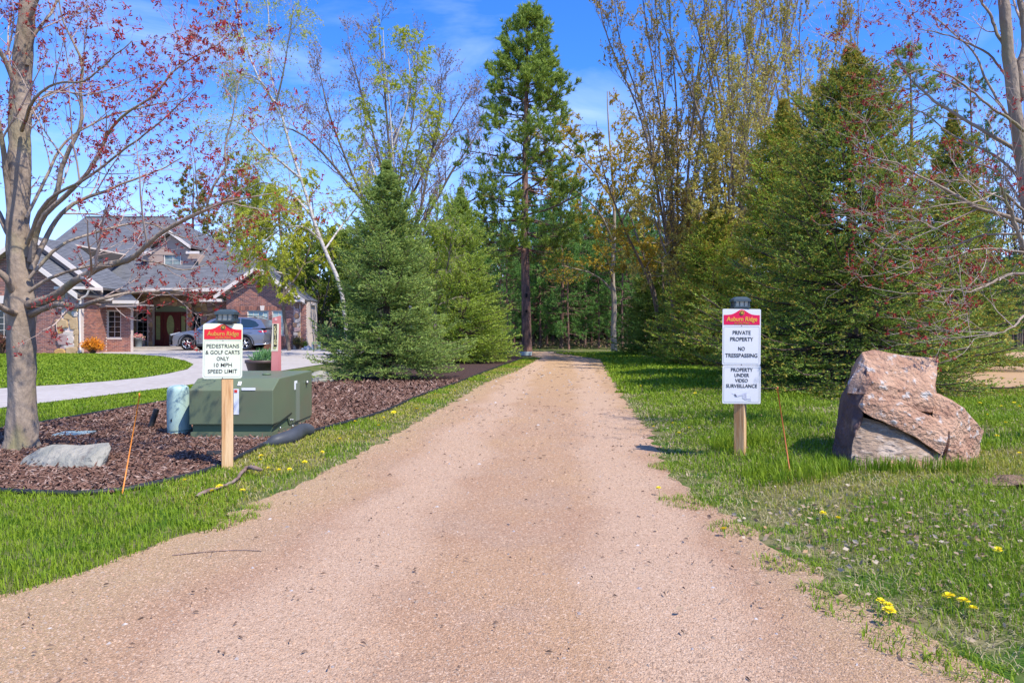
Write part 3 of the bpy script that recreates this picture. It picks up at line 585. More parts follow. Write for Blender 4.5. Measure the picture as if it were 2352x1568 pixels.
# caution post
m_pk = M('faded_pink', (.62, .24, .22), (.55, .17, .16), scale=6, rough=.6, stretch=(1, 1, .3)); m_cream = M('cream_sticker', (.72, .66, .48), rough=.6)
Yc = 8.75; cp = thing('caution_marker', 'faded pink cable marker post with a yellow CAUTION sticker standing behind the transformer box', 'marker post', (WX(630, Yc), Yc, 0)); cpo = tuple(cp.location)
b = MB(); zt = WZ(725, Yc); hw = .063
b.prism([(WX(620, Yc), Yc, 0), (WX(643, Yc), Yc, 0), (WX(642.5, Yc), Yc, zt-.0), (WX(625.5, Yc), Yc, zt-.03)], (0, .05, 0)); b.build('post', m_pk, cp, cpo)
b = MB(); b.prism([(WX(622.5, Yc), Yc-.003, WZ(806, Yc)), (WX(638.5, Yc), Yc-.003, WZ(806, Yc)), (WX(641, Yc), Yc-.003, WZ(743, Yc)), (WX(626, Yc), Yc-.003, WZ(743, Yc))], (0, .003, 0)); b.build('sticker', m_cream, cp, cpo)
b = MB(); b.box((WX(632.5, Yc), Yc-.005, WZ(770, Yc)), (.042, .003, .29)); b.build('sticker_band', M('black_print', (.02, .018, .015), rough=.6), cp, cpo)
b = MB(); b.lathe([(.022, 0), (.022, .002)], (WX(631, Yc), Yc-.004, WZ(798, Yc)), 14, R=rotx(PI/2)); b.build('emblem', M('olive_print', (.35, .36, .16)), cp, cpo)
b = MB(); b.lathe([(.018, 0), (.018, .002)], (WX(634, Yc), Yc-.001, WZ(733, Yc)), 12, R=rotx(PI/2)); b.build('top_emblem', M('pale_pink', (.75, .45, .42)), cp, cpo)
def text(name, s, mat, parent, org, pos, size, R=None, width=None, shear=0., bold=0., align='CENTER', depth=.0012):
    cu = bpy.data.curves.new(name, 'FONT'); cu.body = s; cu.size = size; cu.align_x = align; cu.align_y = 'CENTER'; cu.extrude = depth; cu.shear = shear; cu.offset = bold; cu.resolution_u = 3
    t = bpy.data.objects.new(name, cu); COL.objects.link(t); dg = bpy.context.evaluated_depsgraph_get(); me = bpy.data.meshes.new_from_object(t.evaluated_get(dg)); bpy.data.objects.remove(t); bpy.data.curves.remove(cu)
    me.name = name; me.materials.clear(); me.materials.append(mat)
    if width: xs_ = [v.co.x for v in me.vertices]; sx = width/(max(xs_)-min(xs_))
    else: sx = 1.
    base = np.array([[sx, 0, 0], [0, 0, -1], [0, 1, 0.]])   # text plane -> xz facing -y
    Rm = (np.asarray(R) if R is not None else np.eye(3))@base
    V = np.empty(len(me.vertices)*3, np.float32); me.vertices.foreach_get('co', V); V = V.reshape(-1, 3)@Rm.T+np.array(pos)-np.array(org); me.vertices.foreach_set('co', V.astype(np.float32).ravel()); me.update()
    return obj(name, me, parent)
m_ly = M('caution_yellow', (.8, .72, .35), rough=.6)
for k, ch in enumerate('CAUTION'): text('letter', ch, m_ly, cp, cpo, (WX(632.5, Yc), Yc-.008, WZ(751.5+k*6.3, Yc)), .043, bold=.001)
# ------------------------------------------------------------------ sign posts
m_wood = M('post_wood', (.60, .36, .17), (.44, .22, .09), scale=7, stretch=(6, 6, .5), rough=.7, bump=.25, bscale=12, thr=(.42, .58), c3=(.68, .46, .25), s3=3)
m_sign_c = M('sign_cream', (.64, .68, .46), (.65, .68, .57), scale=1.5, rough=.35, spec=.4)
m_sign_w = M('sign_white', (.66, .655, .66), (.62, .63, .65), scale=2, rough=.35, spec=.4)
m_sred = M('sign_red', (.60, .018, .03), rough=.4); m_smag = M('sign_magenta', (.62, .008, .07), rough=.4)
m_gold = M('gold_print', (.72, .42, .05), rough=.5); m_gold2 = M('faded_gold_print', (.50, .30, .05), rough=.5); m_ink = M('ink', (.03, .032, .035), rough=.5)
m_cap = M('cap_slate', (.045, .065, .075), rough=.4, spec=.4); m_glass = M('lamp_glass', (.45, .42, .33), rough=.15, spec=.6); m_line = M('border_grey', (.42, .44, .42)); m_em = M('emblem_dark', (.06, .06, .03))
def rrect(w_, h_, r, n=5):
    o = []
    for cx_, cz_, a0 in ((w_/2-r, h_/2-r, 0), (-w_/2+r, h_/2-r, 90), (-w_/2+r, -h_/2+r, 180), (w_/2-r, -h_/2+r, 270)):
        for k in range(n+1): a = math.radians(a0+90*k/n); o.append((cx_+r*math.cos(a), cz_+r*math.sin(a)))
    return o
def plate(name, mat, parent, org, c, R, pts, y0, th, ring=None):
    R = np.asarray(R); b = MB()
    if ring is None:
        b.prism([np.array(c)+R@np.array([p[0], y0, p[1]]) for p in pts], R@np.array([0, -th, 0]))
    else:
        n = len(pts); V = []
        for s in (pts, ring):
            for yy in (y0, y0-th): V += [np.array(c)+R@np.array([p[0], yy, p[1]]) for p in s]
        q = []
        for i in range(n):
            j = (i+1) % n; q += [(n+i, n+j, 3*n+j, 3*n+i), (i, j, n+j, n+i), (2*n+j, 2*n+i, 3*n+i, 3*n+j)]
        b.add(V, q)
    return b.build(name, mat, parent, org)
def sign_post(px, py, Yp, top_py, rz_post, cap_dz, label, wpost):
    base = np.array([WX(px, Yp), Yp, float(hgt(WX(px, Yp), Yp))]); t = thing('sign_post', label, 'sign post', tuple(base)); Rp = rotz(rz_post)
    zt = WZ(top_py, Yp)
    b = MB(); b.box((base[0], base[1], (zt+base[2]-.03)/2), (wpost, wpost, zt-base[2]+.03), R=Rp); o = b.build('post', m_wood, t, base); mo = o.modifiers.new('bevel', 'BEVEL'); mo.width = .004; mo.segments = 2
    return t, base, Rp, zt
def lamp_cap(center, z, s, Rp, label):
    l_ = thing('post_cap_lamp', label, 'lamp', (center[0], center[1], z)); c = np.array([center[0], center[1], z]); oc = tuple(c)
    b = MB(); b.box(c+[0, 0, .012*s], (.115*s, .115*s, .024*s), R=Rp, taper=1.08); b.build('collar', m_cap, l_, oc)
    b = MB(); b.box(c+[0, 0, .032*s], (.15*s, .15*s, .016*s), R=Rp); b.build('lower_rim', m_cap, l_, oc)
    b = MB(); b.box(c+[0, 0, .062*s], (.118*s, .118*s, .046*s), R=Rp); b.build('lens', m_glass, l_, oc)
    for sx_ in (-1, 1):
        for sy_ in (-1, 1):
            b = MB(); b.box(c+Rp@np.array([sx_*.064*s, sy_*.064*s, .062*s]), (.014*s, .014*s, .046*s), R=Rp); b.build('corner_bar', m_cap, l_, oc)
    for q in (-.022, .022):
        for ax in (0, 1):
            for sg in (-1, 1):
                p = np.array([q*s, sg*.063*s, .062*s]) if ax == 0 else np.array([sg*.063*s, q*s, .062*s]); b = MB(); b.box(c+Rp@p, (.006*s, .006*s, .046*s), R=Rp); b.build('bar', m_cap, l_, oc)
    b = MB(); b.box(c+[0, 0, .096*s], (.16*s, .16*s, .022*s), R=Rp, taper=.97); b.box(c+[0, 0, .118*s], (.15*s, .15*s, .022*s), R=Rp, taper=.6); b.build('roof', m_cap, l_, oc)
    b = MB(); b.box(c+[0, 0, .1305*s], (.055*s, .055*s, .003*s), R=Rp); b.build('solar_panel', M('solar', (.01, .012, .03), rough=.15), l_, oc)
    return l_
def arch_pts(w_, h_, rise, n=14):
    o = [(-w_/2, 0), (w_/2, 0), (w_/2, h_)]
    for k in range(1, n):
        x = w_/2-w_*k/n; o.append((x, h_+rise*math.exp(-(x/(w_*.19))**2)))
    return o+[(-w_/2, h_)]
def sign_header(t, base, c, R, w_, h_, mat, gold, m_small, top):
    hw = w_*.94; y0 = -.004; hh = h_; cz = top
    cc = np.array(c)+np.asarray(R)@np.array([0, 0, cz])
    plate('header_panel', mat, t, base, cc, R, arch_pts(hw, hh*.64, hh*.36), y0, .0015)
    b = MB(); cr = np.asarray(cc)+np.asarray(R)@np.array([0, y0-.003, hh*.78]); b.lathe([(hh*.155, 0), (hh*.155, .002)], cr, 16, R=np.asarray(R)@rotx(PI/2)); b.build('emblem_ring', gold, t, base)
    b = MB(); cr = np.asarray(cc)+np.asarray(R)@np.array([0, y0-.0052, hh*.78]); b.lathe([(hh*.13, 0), (hh*.13, .002)], cr, 16, R=np.asarray(R)@rotx(PI/2)); b.build('emblem', m_em, t, base)
    b = MB()
    for dx, dz, s_ in ((-.02, .01, .05), (.03, .0, .045), (0, -.05, .04), (.01, .05, .035)): b.box(np.asarray(cc)+np.asarray(R)@np.array([dx*hh*1.6, y0-.0078, hh*(.78+dz)]), (hh*s_*1.6, .001, hh*s_*1.3), R=np.asarray(R)@roty(dx*20))
    b.build('emblem_leaf', gold, t, base)
    text('lettering', 'Auburn Ridge', gold, t, base, np.asarray(cc)+np.asarray(R)@np.array([0, y0-.003, hh*.36]), hh*.42, R=R, width=w_*.80, shear=.12, bold=.0006)
    text('lettering', 'on the River', m_small, t, base, np.asarray(cc)+np.asarray(R)@np.array([0, y0-.003, hh*.11]), hh*.2, R=R, width=w_*.40, shear=.12)
# left sign
Yl = 5.69; t, base, Rp, zt = sign_post(522, 1075, Yl, 744, .42, 0, 'square wooden post left of the path carrying the pedestrians and golf carts sign', .089)
lt = t
Rs = rotz(.42); wS, hS = WX(552, Yl)-WX(476, Yl), WZ(743, Yl)-WZ(868, Yl)
wS = wS/math.cos(.42); cz = (WZ(743, Yl)+WZ(868, Yl))/2; c = np.array([base[0], base[1], cz])+Rs@np.array([-.035, -.0465, 0])
sg = thing('sign_board', 'cream metal sign reading PEDESTRIANS & GOLF CARTS ONLY 10 MPH on the left post', 'sign', tuple(c)); so_ = tuple(c)
Rt = Rs@roty(.012)
plate('panel', m_sign_c, sg, so_, c, Rt, rrect(wS, hS, .022), 0, .003)
sign_header(sg, so_, c, Rt, wS, hS*.275, m_sred, m_gold2, m_gold2, hS*.215)
w2, h2 = wS*.93, hS*.665
plate('border_line', m_line, sg, so_, c+Rt@np.array([0, 0, -hS*.135]), Rt, rrect(w2, h2, .015), -.0035, .001, rrect(w2-.005, h2-.005, .013))
for k, (s, wd) in enumerate([('PEDESTRIANS', .82), ('& GOLF CARTS', .86), ('ONLY', .31), ('10 MPH', .45), ('SPEED LIMIT', .74)]):
    n_ = {'PEDESTRIANS': 7.35, '& GOLF CARTS': 7.6, 'ONLY': 2.8, '10 MPH': 4.05, 'SPEED LIMIT': 6.6}[s]; sz = hS*.098
    text('lettering', s, m_ink, sg, so_, c+Rt@np.array([0, -.0045, hS*(.088-.1145*k)]), sz, R=Rt, width=wS*wd, bold=.0001)
for dz in (.17+.02, -.487):
    b = MB(); b.lathe([(.004, 0), (.003, .003)], c+Rt@np.array([0, -.003, hS*dz]), 8, R=Rt@rotx(PI/2)); b.build('screw', m_ink, sg, so_)
lamp_cap(base, zt-.005, .98, rotz(.1), 'black solar lamp cap with glass panes on top of the left sign post')
# right sign
Yr = 6.05; t, base, Rp, zt = sign_post(1700, 1012, Yr, 712, -.55, 0, 'square wooden post in the grass right of the path carrying the private property signs', .089)
wR = WX(1745, Yr)-WX(1658, Yr)
def rboard(y_top, y_bot, label, name='sign_board'):
    c = np.array([WX(1702, Yr-.05)-.0, base[1]-.062, (WZ(y_top, Yr)+WZ(y_bot, Yr))/2]); g = thing(name, label, 'sign', tuple(c)); return g, c, WZ(y_top, Yr)-WZ(y_bot, Yr)
Rr = roty(.008)
g, c, h_ = rboard(710, 837.5, 'white metal sign reading PRIVATE PROPERTY NO TRESSPASSING, upper one on the right post')
plate('panel', m_sign_w, g, tuple(c), c, Rr, rrect(wR, h_, .012), 0, .003)
sign_header(g, tuple(c), c, Rr, wR, h_*.27, m_smag, m_gold, m_gold2, h_*.22)
plate('border_line', m_line, g, tuple(c), c+Rr@np.array([0, 0, -h_*.14]), Rr, rrect(wR*.93, h_*.66, .012), -.0035, .001, rrect(wR*.93-.005, h_*.66-.005, .01))
sz = h_*.098
for s, wd, zz, n_ in (('PRIVATE', .47, .075, 4.4), ('PROPERTY', .60, -.04, 5.5), ('NO', .17, -.21, 1.55), ('TRESSPASSING', .84, -.33, 7.9)):
    text('lettering', s, m_ink, g, tuple(c), c+Rr@np.array([0, -.0045, h_*zz]), sz, R=Rr, width=wR*wd, bold=.0003)
for zz in (.20, -.49):
    b = MB(); b.lathe([(.004, 0), (.003, .003)], c+Rr@np.array([0, -.003, h_*zz]), 8, R=rotx(PI/2)); b.build('screw', m_ink, g, tuple(c))
g, c, h_ = rboard(838.5, 925, 'white metal sign reading PROPERTY UNDER VIDEO SURVEILLANCE, lower one on the right post')
plate('panel', m_sign_w, g, tuple(c), c, Rr, rrect(wR, h_, .012), 0, .003)
plate('border_line', m_line, g, tuple(c), c, Rr, rrect(wR*.93, h_*.92, .012), -.0035, .001, rrect(wR*.93-.005, h_*.92-.005, .01))
sz = h_*.13
for s, wd, zz, n_ in (('PROPERTY', .57, .385, 5.5), ('UNDER', .38, .245, 3.7), ('VIDEO', .33, .105, 3.3), ('SURVEILLANCE', .81, -.035, 7.9)):
    text('lettering', s, m_ink, g, tuple(c), c+Rr@np.array([0, -.0045, h_*zz]), sz, R=Rr, width=wR*wd, bold=.0003)
m_cg = M('camera_print_grey', (.42, .43, .52), (.6, .61, .68), scale=20); m_cg2 = M('camera_print_light', (.62, .63, .70)); m_cg3 = M('camera_print_dark', (.12, .12, .16))
def flat(name, mat, pts, y0): plate(name, mat, g, tuple(c), c, Rr, [(x*wR, z*h_) for x, z in pts], y0, .001)
flat('camera_print', m_cg2, [(-.25, -.21), (.12, -.13), (.16, -.17), (.13, -.25), (-.14, -.31), (-.17, -.27), (-.25, -.24)], -.0035)
flat('camera_print', m_cg, [(-.17, -.27), (.13, -.2), (.13, -.25), (-.14, -.32)], -.0047)
flat('camera_lens_print', m_cg3, [(-.19, -.24), (-.15, -.25), (-.12, -.31), (-.17, -.3)], -.006)
flat('bracket_print', m_cg, [(.02, -.27), (.12, -.25), (.15, -.33), (.24, -.3), (.25, -.42), (.1, -.40), (.02, -.35)], -.0042)
flat('bracket_print', m_cg2, [(.12, -.28), (.22, -.28), (.22, -.37), (.12, -.37)], -.006)
lamp_cap(base, zt-.005, .93, rotz(-.05), 'slate black solar lamp cap on top of the right sign post')
# ------------------------------------------------------------------ house
m_mort = M('mortar', (.60, .50, .44), rough=.95, bump=.3, bscale=60)
m_brick = M('brick_red', (.28, .10, .08), rough=.9, isl=[(.40, .165, .115), (.20, .105, .09), (.45, .20, .135), (.30, .13, .095), (.17, .095, .085), (.38, .17, .12)], isl_amt=.95, bump=.3, bscale=60)
m_roof = M('roof_shingle', (.115, .12, .135), (.165, .17, .185), scale=3, stretch=(1, 1, 1), rough=.95, isl=[(.09, .095, .11), (.16, .165, .185), (.12, .125, .14)], isl_amt=.5, bump=.4, bscale=40)
m_trim = M('trim_beige', (.70, .62, .55), rough=.6); m_soff = M('soffit', (.40, .34, .29), rough=.8); m_siding = M('siding_tan', (.42, .31, .25), rough=.8)
m_win = M('window_glass', (.012, .016, .014), rough=.06, spec=.7); m_curt = M('curtain', (.42, .55, .52), (.34, .47, .45), scale=5, stretch=(1, 1, 9), rough=.4, spec=.6)
m_door = M('door_mahogany', (.14, .028, .022), (.10, .02, .018), scale=5, stretch=(4, 4, .6), rough=.45, spec=.4); m_dglass = M('door_glass', (.34, .37, .14), (.24, .27, .12), scale=12, rough=.25)
H = thing('brick_house', 'red brick house with grey shingle roofs and stone piers behind the driveway', 'house', (-20, 40, 0)); ho = (-20, 40, 0)
def hb(name, mat, parent, *boxes, **k):
    b = MB()
    for q in boxes: b.b2(*q)
    o = b.build(name, mat, parent or H, ho if not isinstance(parent, str) else ho)
    if k.get('label'): o['label'] = k['label']
    return o
unit_brick = None; nbrick = 0
def brick_wall(name, Y, poly, holes, single=0, thick=.25, zmin=0):
    """wall in the plane Y facing -Y; poly (x,z); holes (x0,x1,z0,z1)"""
    global unit_brick, nbrick
    wall_b = MB(); b2_ = MB()
    # mortar body built from vertical strips between the holes
    xs = sorted({p[0] for p in poly} | {h[0] for h in holes} | {h[1] for h in holes}); P = np.array(poly)
    def top(x):
        zs = []
        for i in range(len(P)):
            a, b = P[i], P[(i+1) % len(P)]
            if min(a[0], b[0])-1e-9 <= x <= max(a[0], b[0])+1e-9 and abs(a[0]-b[0]) > 1e-9: zs.append(a[1]+(b[1]-a[1])*(x-a[0])/(b[0]-a[0]))
        return max(zs)
    for x0, x1 in zip(xs[:-1], xs[1:]):
        hh = sorted([h for h in holes if h[0] < (x0+x1)/2 < h[1]], key=lambda h: h[2]); z0 = 0
        for h in hh:
            if h[2] > z0: wall_b.b2(x0, x1, Y, Y+thick, z0, h[2])
            z0 = h[3]
        e = 1e-4
        wall_b.prism([(x0, Y, z0), (x1, Y, z0), (x1, Y, top(x1-e)), (x0, Y, top(x0+e))], (0, thick, 0))
    wo = wall_b.build(name, m_mort, H, ho)
    bw, bh, g_ = .203, .062, .013; rows = int(max(P[:, 1])/(bh+g_)); x0_, x1_ = P[:, 0].min(), P[:, 0].max(); lst = []
    for r in range(rows+1):
        z = r*(bh+g_)+g_; off = (r % 2)*(bw+g_)/2; k = 0
        x = x0_-off
        while x < x1_:
            a, c = max(x, x0_), min(x+bw, x1_)
            zc = z+bh/2
            for h in holes:
                if h[2]-.03 < zc < h[3]+.03:
                    if h[0]-.02 < a < h[1]+.02: a = max(a, h[1])
                    if h[0]-.02 < c < h[1]+.02: c = min(c, h[0])
            if c-a > .04 and top((a+c)/2) > z+bh and inpoly(np.array([(a+c)/2]), np.array([zc]), P)[0] and not any(h[0] < (a+c)/2 < h[1] and h[2] < zc < h[3] for h in holes): lst.append((a, c, z))
            x += bw+g_
    for n_, (a, c, z) in enumerate(lst):
        full = abs((c-a)-bw) < 1e-3
        if full and nbrick < 300 and single and single[0] < a < single[1] and z < single[2]:
            if unit_brick is None:
                q = MB(); q.b2(-bw/2, bw/2, -.008, .02, -bh/2, bh/2); o = q.build('brick', m_brick, wo); unit_brick = o.data
            else: o = obj('brick', unit_brick, wo)
            o.location = ((a+c)/2-ho[0], Y-ho[1], z+bh/2-ho[2]); nbrick += 1
        else: b2_.b2(a, c, Y-.008, Y+.01, z, z+bh)
    if b2_.n: o = b2_.build('brickwork', m_brick, wo, ho); o['kind'] = 'stuff'
    return wo
def window(x0, x1, z0, z1, Y, nx_, nz_, frame=m_trim, glass=m_win, fw=.05, parent=None):
    f = MB(); d = .06
    f.b2(x0, x1, Y-.02, Y+d, z1-fw, z1); f.b2(x0, x1, Y-.02, Y+d, z0, z0+fw); f.b2(x0, x0+fw, Y-.018, Y+d, z0+fw, z1-fw); f.b2(x1-fw, x1, Y-.018, Y+d, z0+fw, z1-fw)
    w_ = f.build('window', frame, parent or H, ho)
    hb('pane', glass, w_, (x0+fw, x1-fw, Y+.03, Y+.05, z0+fw, z1-fw))
    b = MB()
    for i in range(1, nx_): x = x0+fw+(x1-x0-2*fw)*i/nx_; b.b2(x-.009, x+.009, Y+.012, Y+.029, z0+fw, z1-fw)
    for i in range(1, nz_): z = z0+fw+(z1-z0-2*fw)*i/nz_; b.b2(x0+fw, x1-fw, Y+.014, Y+.027, z-.009, z+.009)
    if b.n: b.build('glazing_bar', frame, w_, ho)
    hb('sill', frame, w_, (x0-.05, x1+.05, Y-.06, Y-.001, z0-.06, z0-.001))
    return w_
def courses(name, A, B, C, D, t=.14, parent=None):
    """roof plane A(left eave) B(right eave) C(right ridge) D(left ridge) built of overlapping shingle courses"""
    A, B, C, D = [np.array(q, float) for q in (A, B, C, D)]; n = max(2, int(np.linalg.norm((D+C)/2-(A+B)/2)/t)); b = MB(); nn = np.cross(B-A, D-A); nn /= np.linalg.norm(nn)
    if nn[2] < 0: nn = -nn
    r = np.random.default_rng(5)
    for k in range(n):
        t0, t1 = k/n, (k+1.25)/n if k < n-1 else 1.
        l0, l1 = A+(D-A)*t0, A+(D-A)*t1; r0, r1 = B+(C-B)*t0, B+(C-B)*t1; m = max(1, int(np.linalg.norm(r0-l0)/.33))
        u = np.linspace(0, 1, m+1)[:, None]; sh = (r.random(m+1)[:, None]-.5)*.3/m; sh[0] = sh[-1] = 0; u = u+sh
        lo = l0+(r0-l0)*u+nn*.022; hi = l1+(r1-l1)*u+nn*.004
        lo_b = l0+(r0-l0)*u
        for i in range(m):
            e = r.uniform(-.003, .003); V = [lo[i]+nn*e, lo[i+1]+nn*e, hi[i+1]+nn*e, hi[i]+nn*e, lo_b[i], lo_b[i+1]]
            b.add(V, [(0, 1, 2, 3), (4, 5, 1, 0)])
    b2_ = b.build(name, m_roof, parent or H, ho)
    s = MB(); off = -nn*.12; s.add([A, B, C, D, A+off, B+off, C+off, D+off], [(0, 1, 2, 3), (7, 6, 5, 4), (0, 4, 5, 1), (1, 5, 6, 2), (2, 6, 7, 3), (3, 7, 4, 0)])
    s.build('roof_deck', m_soff, b2_, ho); return b2_
def gx_(px, Y): return WX(px, Y)
# --- left garage wing, front at Y=32
Yg = 32.; xl, xe, xp = -27.0, WX(130, Yg), WX(182, Yg); xc = -23.2; sl = .74; ze = WZ(655, Yg)
ztop = lambda x, e=0: ze+.0+(xp+.5-abs(x-xc)-xc-e)*sl-.45
zpk = WZ(655, Yg)+(xp-xc)*sl-.35
zew = zpk-(xp-xc)*sl
gw = [(xl, 0), (xp, 0), (xp, zew), (xc, zpk), (xl, zpk-(xc-xl)*sl)]
whole = [(WX(-60, Yg), WX(42, Yg), .75, WZ(712, Yg))]
brick_wall('garage_wall', Yg, gw, whole, single=(WX(78, Yg), xe+.5, 3.2))
window(*whole[0], Yg+.04, 3, 4)
hb('side_wall', m_mort, None, (xp-.25, xp, Yg+.25, 34.2, 0, zew))
b = MB()
for r in range(38):
    for q in range(28):
        y_ = Yg+.26+q*.216+(r % 2)*.108
        if y_+.2 < 34.2: b.b2(xp-.01, xp+.008, y_, y_+.203, r*.075+.013, r*.075+.075)
sw = b.build('brickwork', m_brick, H, ho); sw['kind'] = 'stuff'
def rake(name, Y, xa, za, xb_, zb_, th=.22, d=.05, mat=m_trim, parent=None):
    b = MB(); b.prism([(xa, Y, za), (xb_, Y, zb_), (xb_, Y, zb_-th), (xa, Y, za-th)], (0, d, 0)); return b.build(name, mat, parent or H, ho)
# inner (front) gable roof: overhang .35 forward
def gable_roof(xc_, zp, half_r, half_l, sl_, y0, y1, over=.45, th=.24):
    for s, hf in ((1, half_r), (-1, half_l)):
        A = (xc_+s*(hf+over), y0, zp-(hf+over)*sl_); B = (xc_+s*(hf+over), y1, zp-(hf+over)*sl_); C = (xc_, y1, zp); D = (xc_, y0, zp)
        rf = courses('roof', A, B, C, D, .15) if s > 0 else courses('roof', B, A, D, C, .15)
        rake('rake_board', y0-.05, xc_, zp+.02, A[0], A[2]+.02, th)
    return
gable_roof(xc, zpk+.05, xp-xc-.55, xc-xl, sl, Yg-.45, 35, over=.75)
b = MB(); b.poly([(xc, Yg-.40, zpk-.2), (xp+.2, Yg-.40, zpk-.2-(xp+.2-xc)*sl), (xp+.2, Yg, zpk-.22-(xp+.2-xc)*sl), (xc, Yg, zpk-.22)]); b.build('soffit', m_soff, H, ho)
# outer gable just behind
Y2 = 33.4; zp2 = WZ(600, Y2)+( WX(160, Y2)-xc)*sl+.02; xo = WX(245, Y2)
for s in (1, -1): pass
A = (xo, Y2-.3, zp2-(xo-xc)*sl); rf = courses('roof', A, (xo, 36.2, A[2]), (xc, 36.2, zp2), (xc, Y2-.3, zp2), .15); rake('rake_board', Y2-.35, xc, zp2+.02, A[0], A[2]+.02, .25)
rf = courses('roof', (2*xc-xo, 41, A[2]), (2*xc-xo, Y2-.3, A[2]), (xc, Y2-.3, zp2), (xc, 41, zp2), .15); rake('rake_board', Y2-.35, xc, zp2+.02, 2*xc-xo, A[2]+.02, .25)
b = MB(); b.prism([(xc, Y2, zp2-.1), (xo-.3, Y2, A[2]+.1), (xo-.3, Y2, zew-.1), (xc, Y2, zew-.1)], (0, .2, 0)); b.build('gable_wall', m_siding, H, ho)
# little eave over the stone pier and the gutter
hb('eave', m_trim, None, (xe+.1, WX(205, 32), Yg-.35, Yg+1.0, WZ(664, 31.7), WZ(658, 31.7)))
hb('beam', m_soff, None, (xe, xp+.05, Yg-.06, Yg+.18, WZ(682, 32), WZ(665, 32)-.01))
# stone pier at the garage corner: separate stones
m_st = [M('stone_tan', (.52, .37, .21), (.44, .29, .15), scale=5, rough=.9, bump=.6), M('stone_pink', (.46, .31, .27), (.36, .25, .24), scale=5, rough=.9, bump=.6), M('stone_pale', (.62, .52, .44), (.52, .44, .38), scale=5, rough=.9, bump=.6), M('stone_gold', (.55, .33, .10), (.46, .27, .1), scale=5, rough=.9, bump=.6), M('stone_brown', (.20, .12, .09), (.28, .17, .11), scale=5, rough=.9, bump=.6)]
def stone(parent, Y, x, z, w_, h_, mi, seed, d=.07):
    r = np.random.default_rng(seed); n = r.integers(6, 9); a = np.sort(r.uniform(0, 2*PI, n)+np.arange(n)*0)+0; a = (np.arange(n)+r.uniform(-.25, .25, n))*2*PI/n
    rr_ = np.minimum(1/np.maximum(np.abs(np.cos(a)), .5), 1/np.maximum(np.abs(np.sin(a)), .5))*1.02*r.uniform(.9, 1.06, n)
    p = np.stack([x+np.cos(a)*rr_*w_/2, z+np.sin(a)*rr_*h_/2], 1); c = np.array([x, z]); k = d*r.uniform(.7, 1.2); V = [(q[0], Y, q[1]) for q in p]+[(q[0], Y-k*.8, q[1]) for q in c+(p-c)*.97]+[(q[0], Y-k, q[1]) for q in c+(p-c)*.82]
    q = [(i, (i+1) % n, n+(i+1) % n, n+i) for i in range(n)]+[(n+i, n+(i+1) % n, 2*n+(i+1) % n, 2*n+i) for i in range(n)]
    b = MB(); b.add(V, q); b.f.append(([list(range(2*n, 3*n))], 0, False)); return b.build('stone', m_st[mi], parent, ho)
pier = hb('stone_pier', m_mort, None, (WX(143, 32), xp+.02, Yg-.05, Yg+.3, 0, WZ(682, 32)))
zc7 = lambda zx, zy: (WX(zx*.1367, 31.9), WZ((820+zy/5.6)*.7656, 31.9))
for k, (zx, zy, w_, h_, mi) in enumerate([(1145, 700, 150, 170, 0), (1245, 680, 110, 90, 2), (1230, 840, 150, 190, 0), (1030, 845, 200, 150, 0), (1005, 965, 110, 100, 3), (1150, 1010, 180, 70, 2), (1270, 985, 90, 90, 0), (1045, 1110, 230, 190, 1), (1185, 1110, 130, 150, 2), (1275, 1120, 70, 220, 0), (1160, 1220, 200, 90, 2), (1005, 1320, 200, 110, 3), (1200, 1310, 190, 140, 0), (1050, 1255, 90, 60, 1), (1160, 560, 150, 110, 1), (1260, 580, 90, 110, 0), (1010, 560, 110, 70, 1), (1120, 460, 120, 110, 1), (1240, 470, 130, 110, 1), (1000, 390, 150, 130, 0), (1180, 370, 130, 80, 1)]):
    x, z = zc7(zx, zy); stone(pier, Yg-.05, x, z, w_*.00285, h_*.00295, mi, 50+k)
# downspout
xd = WX(184.5, 31.85); P, R = smooth_line([(xd+.45, 31.75, WZ(668, 32)), (xd+.3, 31.8, WZ(680, 32)), (xd+.02, 31.85, WZ(686, 32)), (xd, 31.85, WZ(695, 32)), (xd, 31.85, .5), (xd+.02, 31.82, .25), (xd+.2, 31.6, .05)], [.045]*7, 40)
MB().tubes(P[None], R[None], 8).build('downspout', m_trim, H, ho)
# --- recess with window, Y = 37.9
Yw = 34.2; wx0, wx1 = WX(236, Yw), WX(300, Yw); zt = WZ(700, Yw)
wh = (WX(246, Yw), WX(278, Yw), WZ(776, Yw), WZ(713, Yw))
brick_wall('recess_wall', Yw, [(wx0, 0), (wx1, 0), (wx1, zt), (wx0, zt)], [wh]); window(*wh, Yw+.04, 2, 5)
b = MB(); b.prism([(wx1-.25, Yw+.251, 0), (wx1-.01, Yw+.251, 0), (WX(303, 41.4), 41.4, 0), (WX(303, 41.4)-.25, 41.4, 0)], (0, 0, zt)); b.build('return_wall', m_brick, H, ho)
b = MB()
for k in range(11): b.b2(wh[0]-.05+k*.085, wh[0]-.05+k*.085+.07, Yw-.02, Yw-.001, wh[3]+.03, wh[3]+.25)
b.build('brick_lintel', m_brick, H, ho)['kind'] = 'stuff'
hb('key_block', m_siding, None, (WX(232, Yw), WX(242, Yw), Yw-.04, Yw-.001, WZ(712, Yw), WZ(701, Yw)))
hb('gutter', m_trim, None, (WX(186, 33.4), WX(258, 33.4), 33.35, 33.5, WZ(690, 33.4), WZ(682, 33.4)))
hb('porch_soffit', m_soff, None, (WX(190, 33.6), WX(314, 33.6), 33.62, 35.2, WZ(701, 33.7), WZ(698, 33.7)))
hb('porch_fascia', m_soff, None, (WX(186, 33.6), WX(314, 33.6), 33.52, 33.61, WZ(706, 33.6), WZ(696, 33.6)))
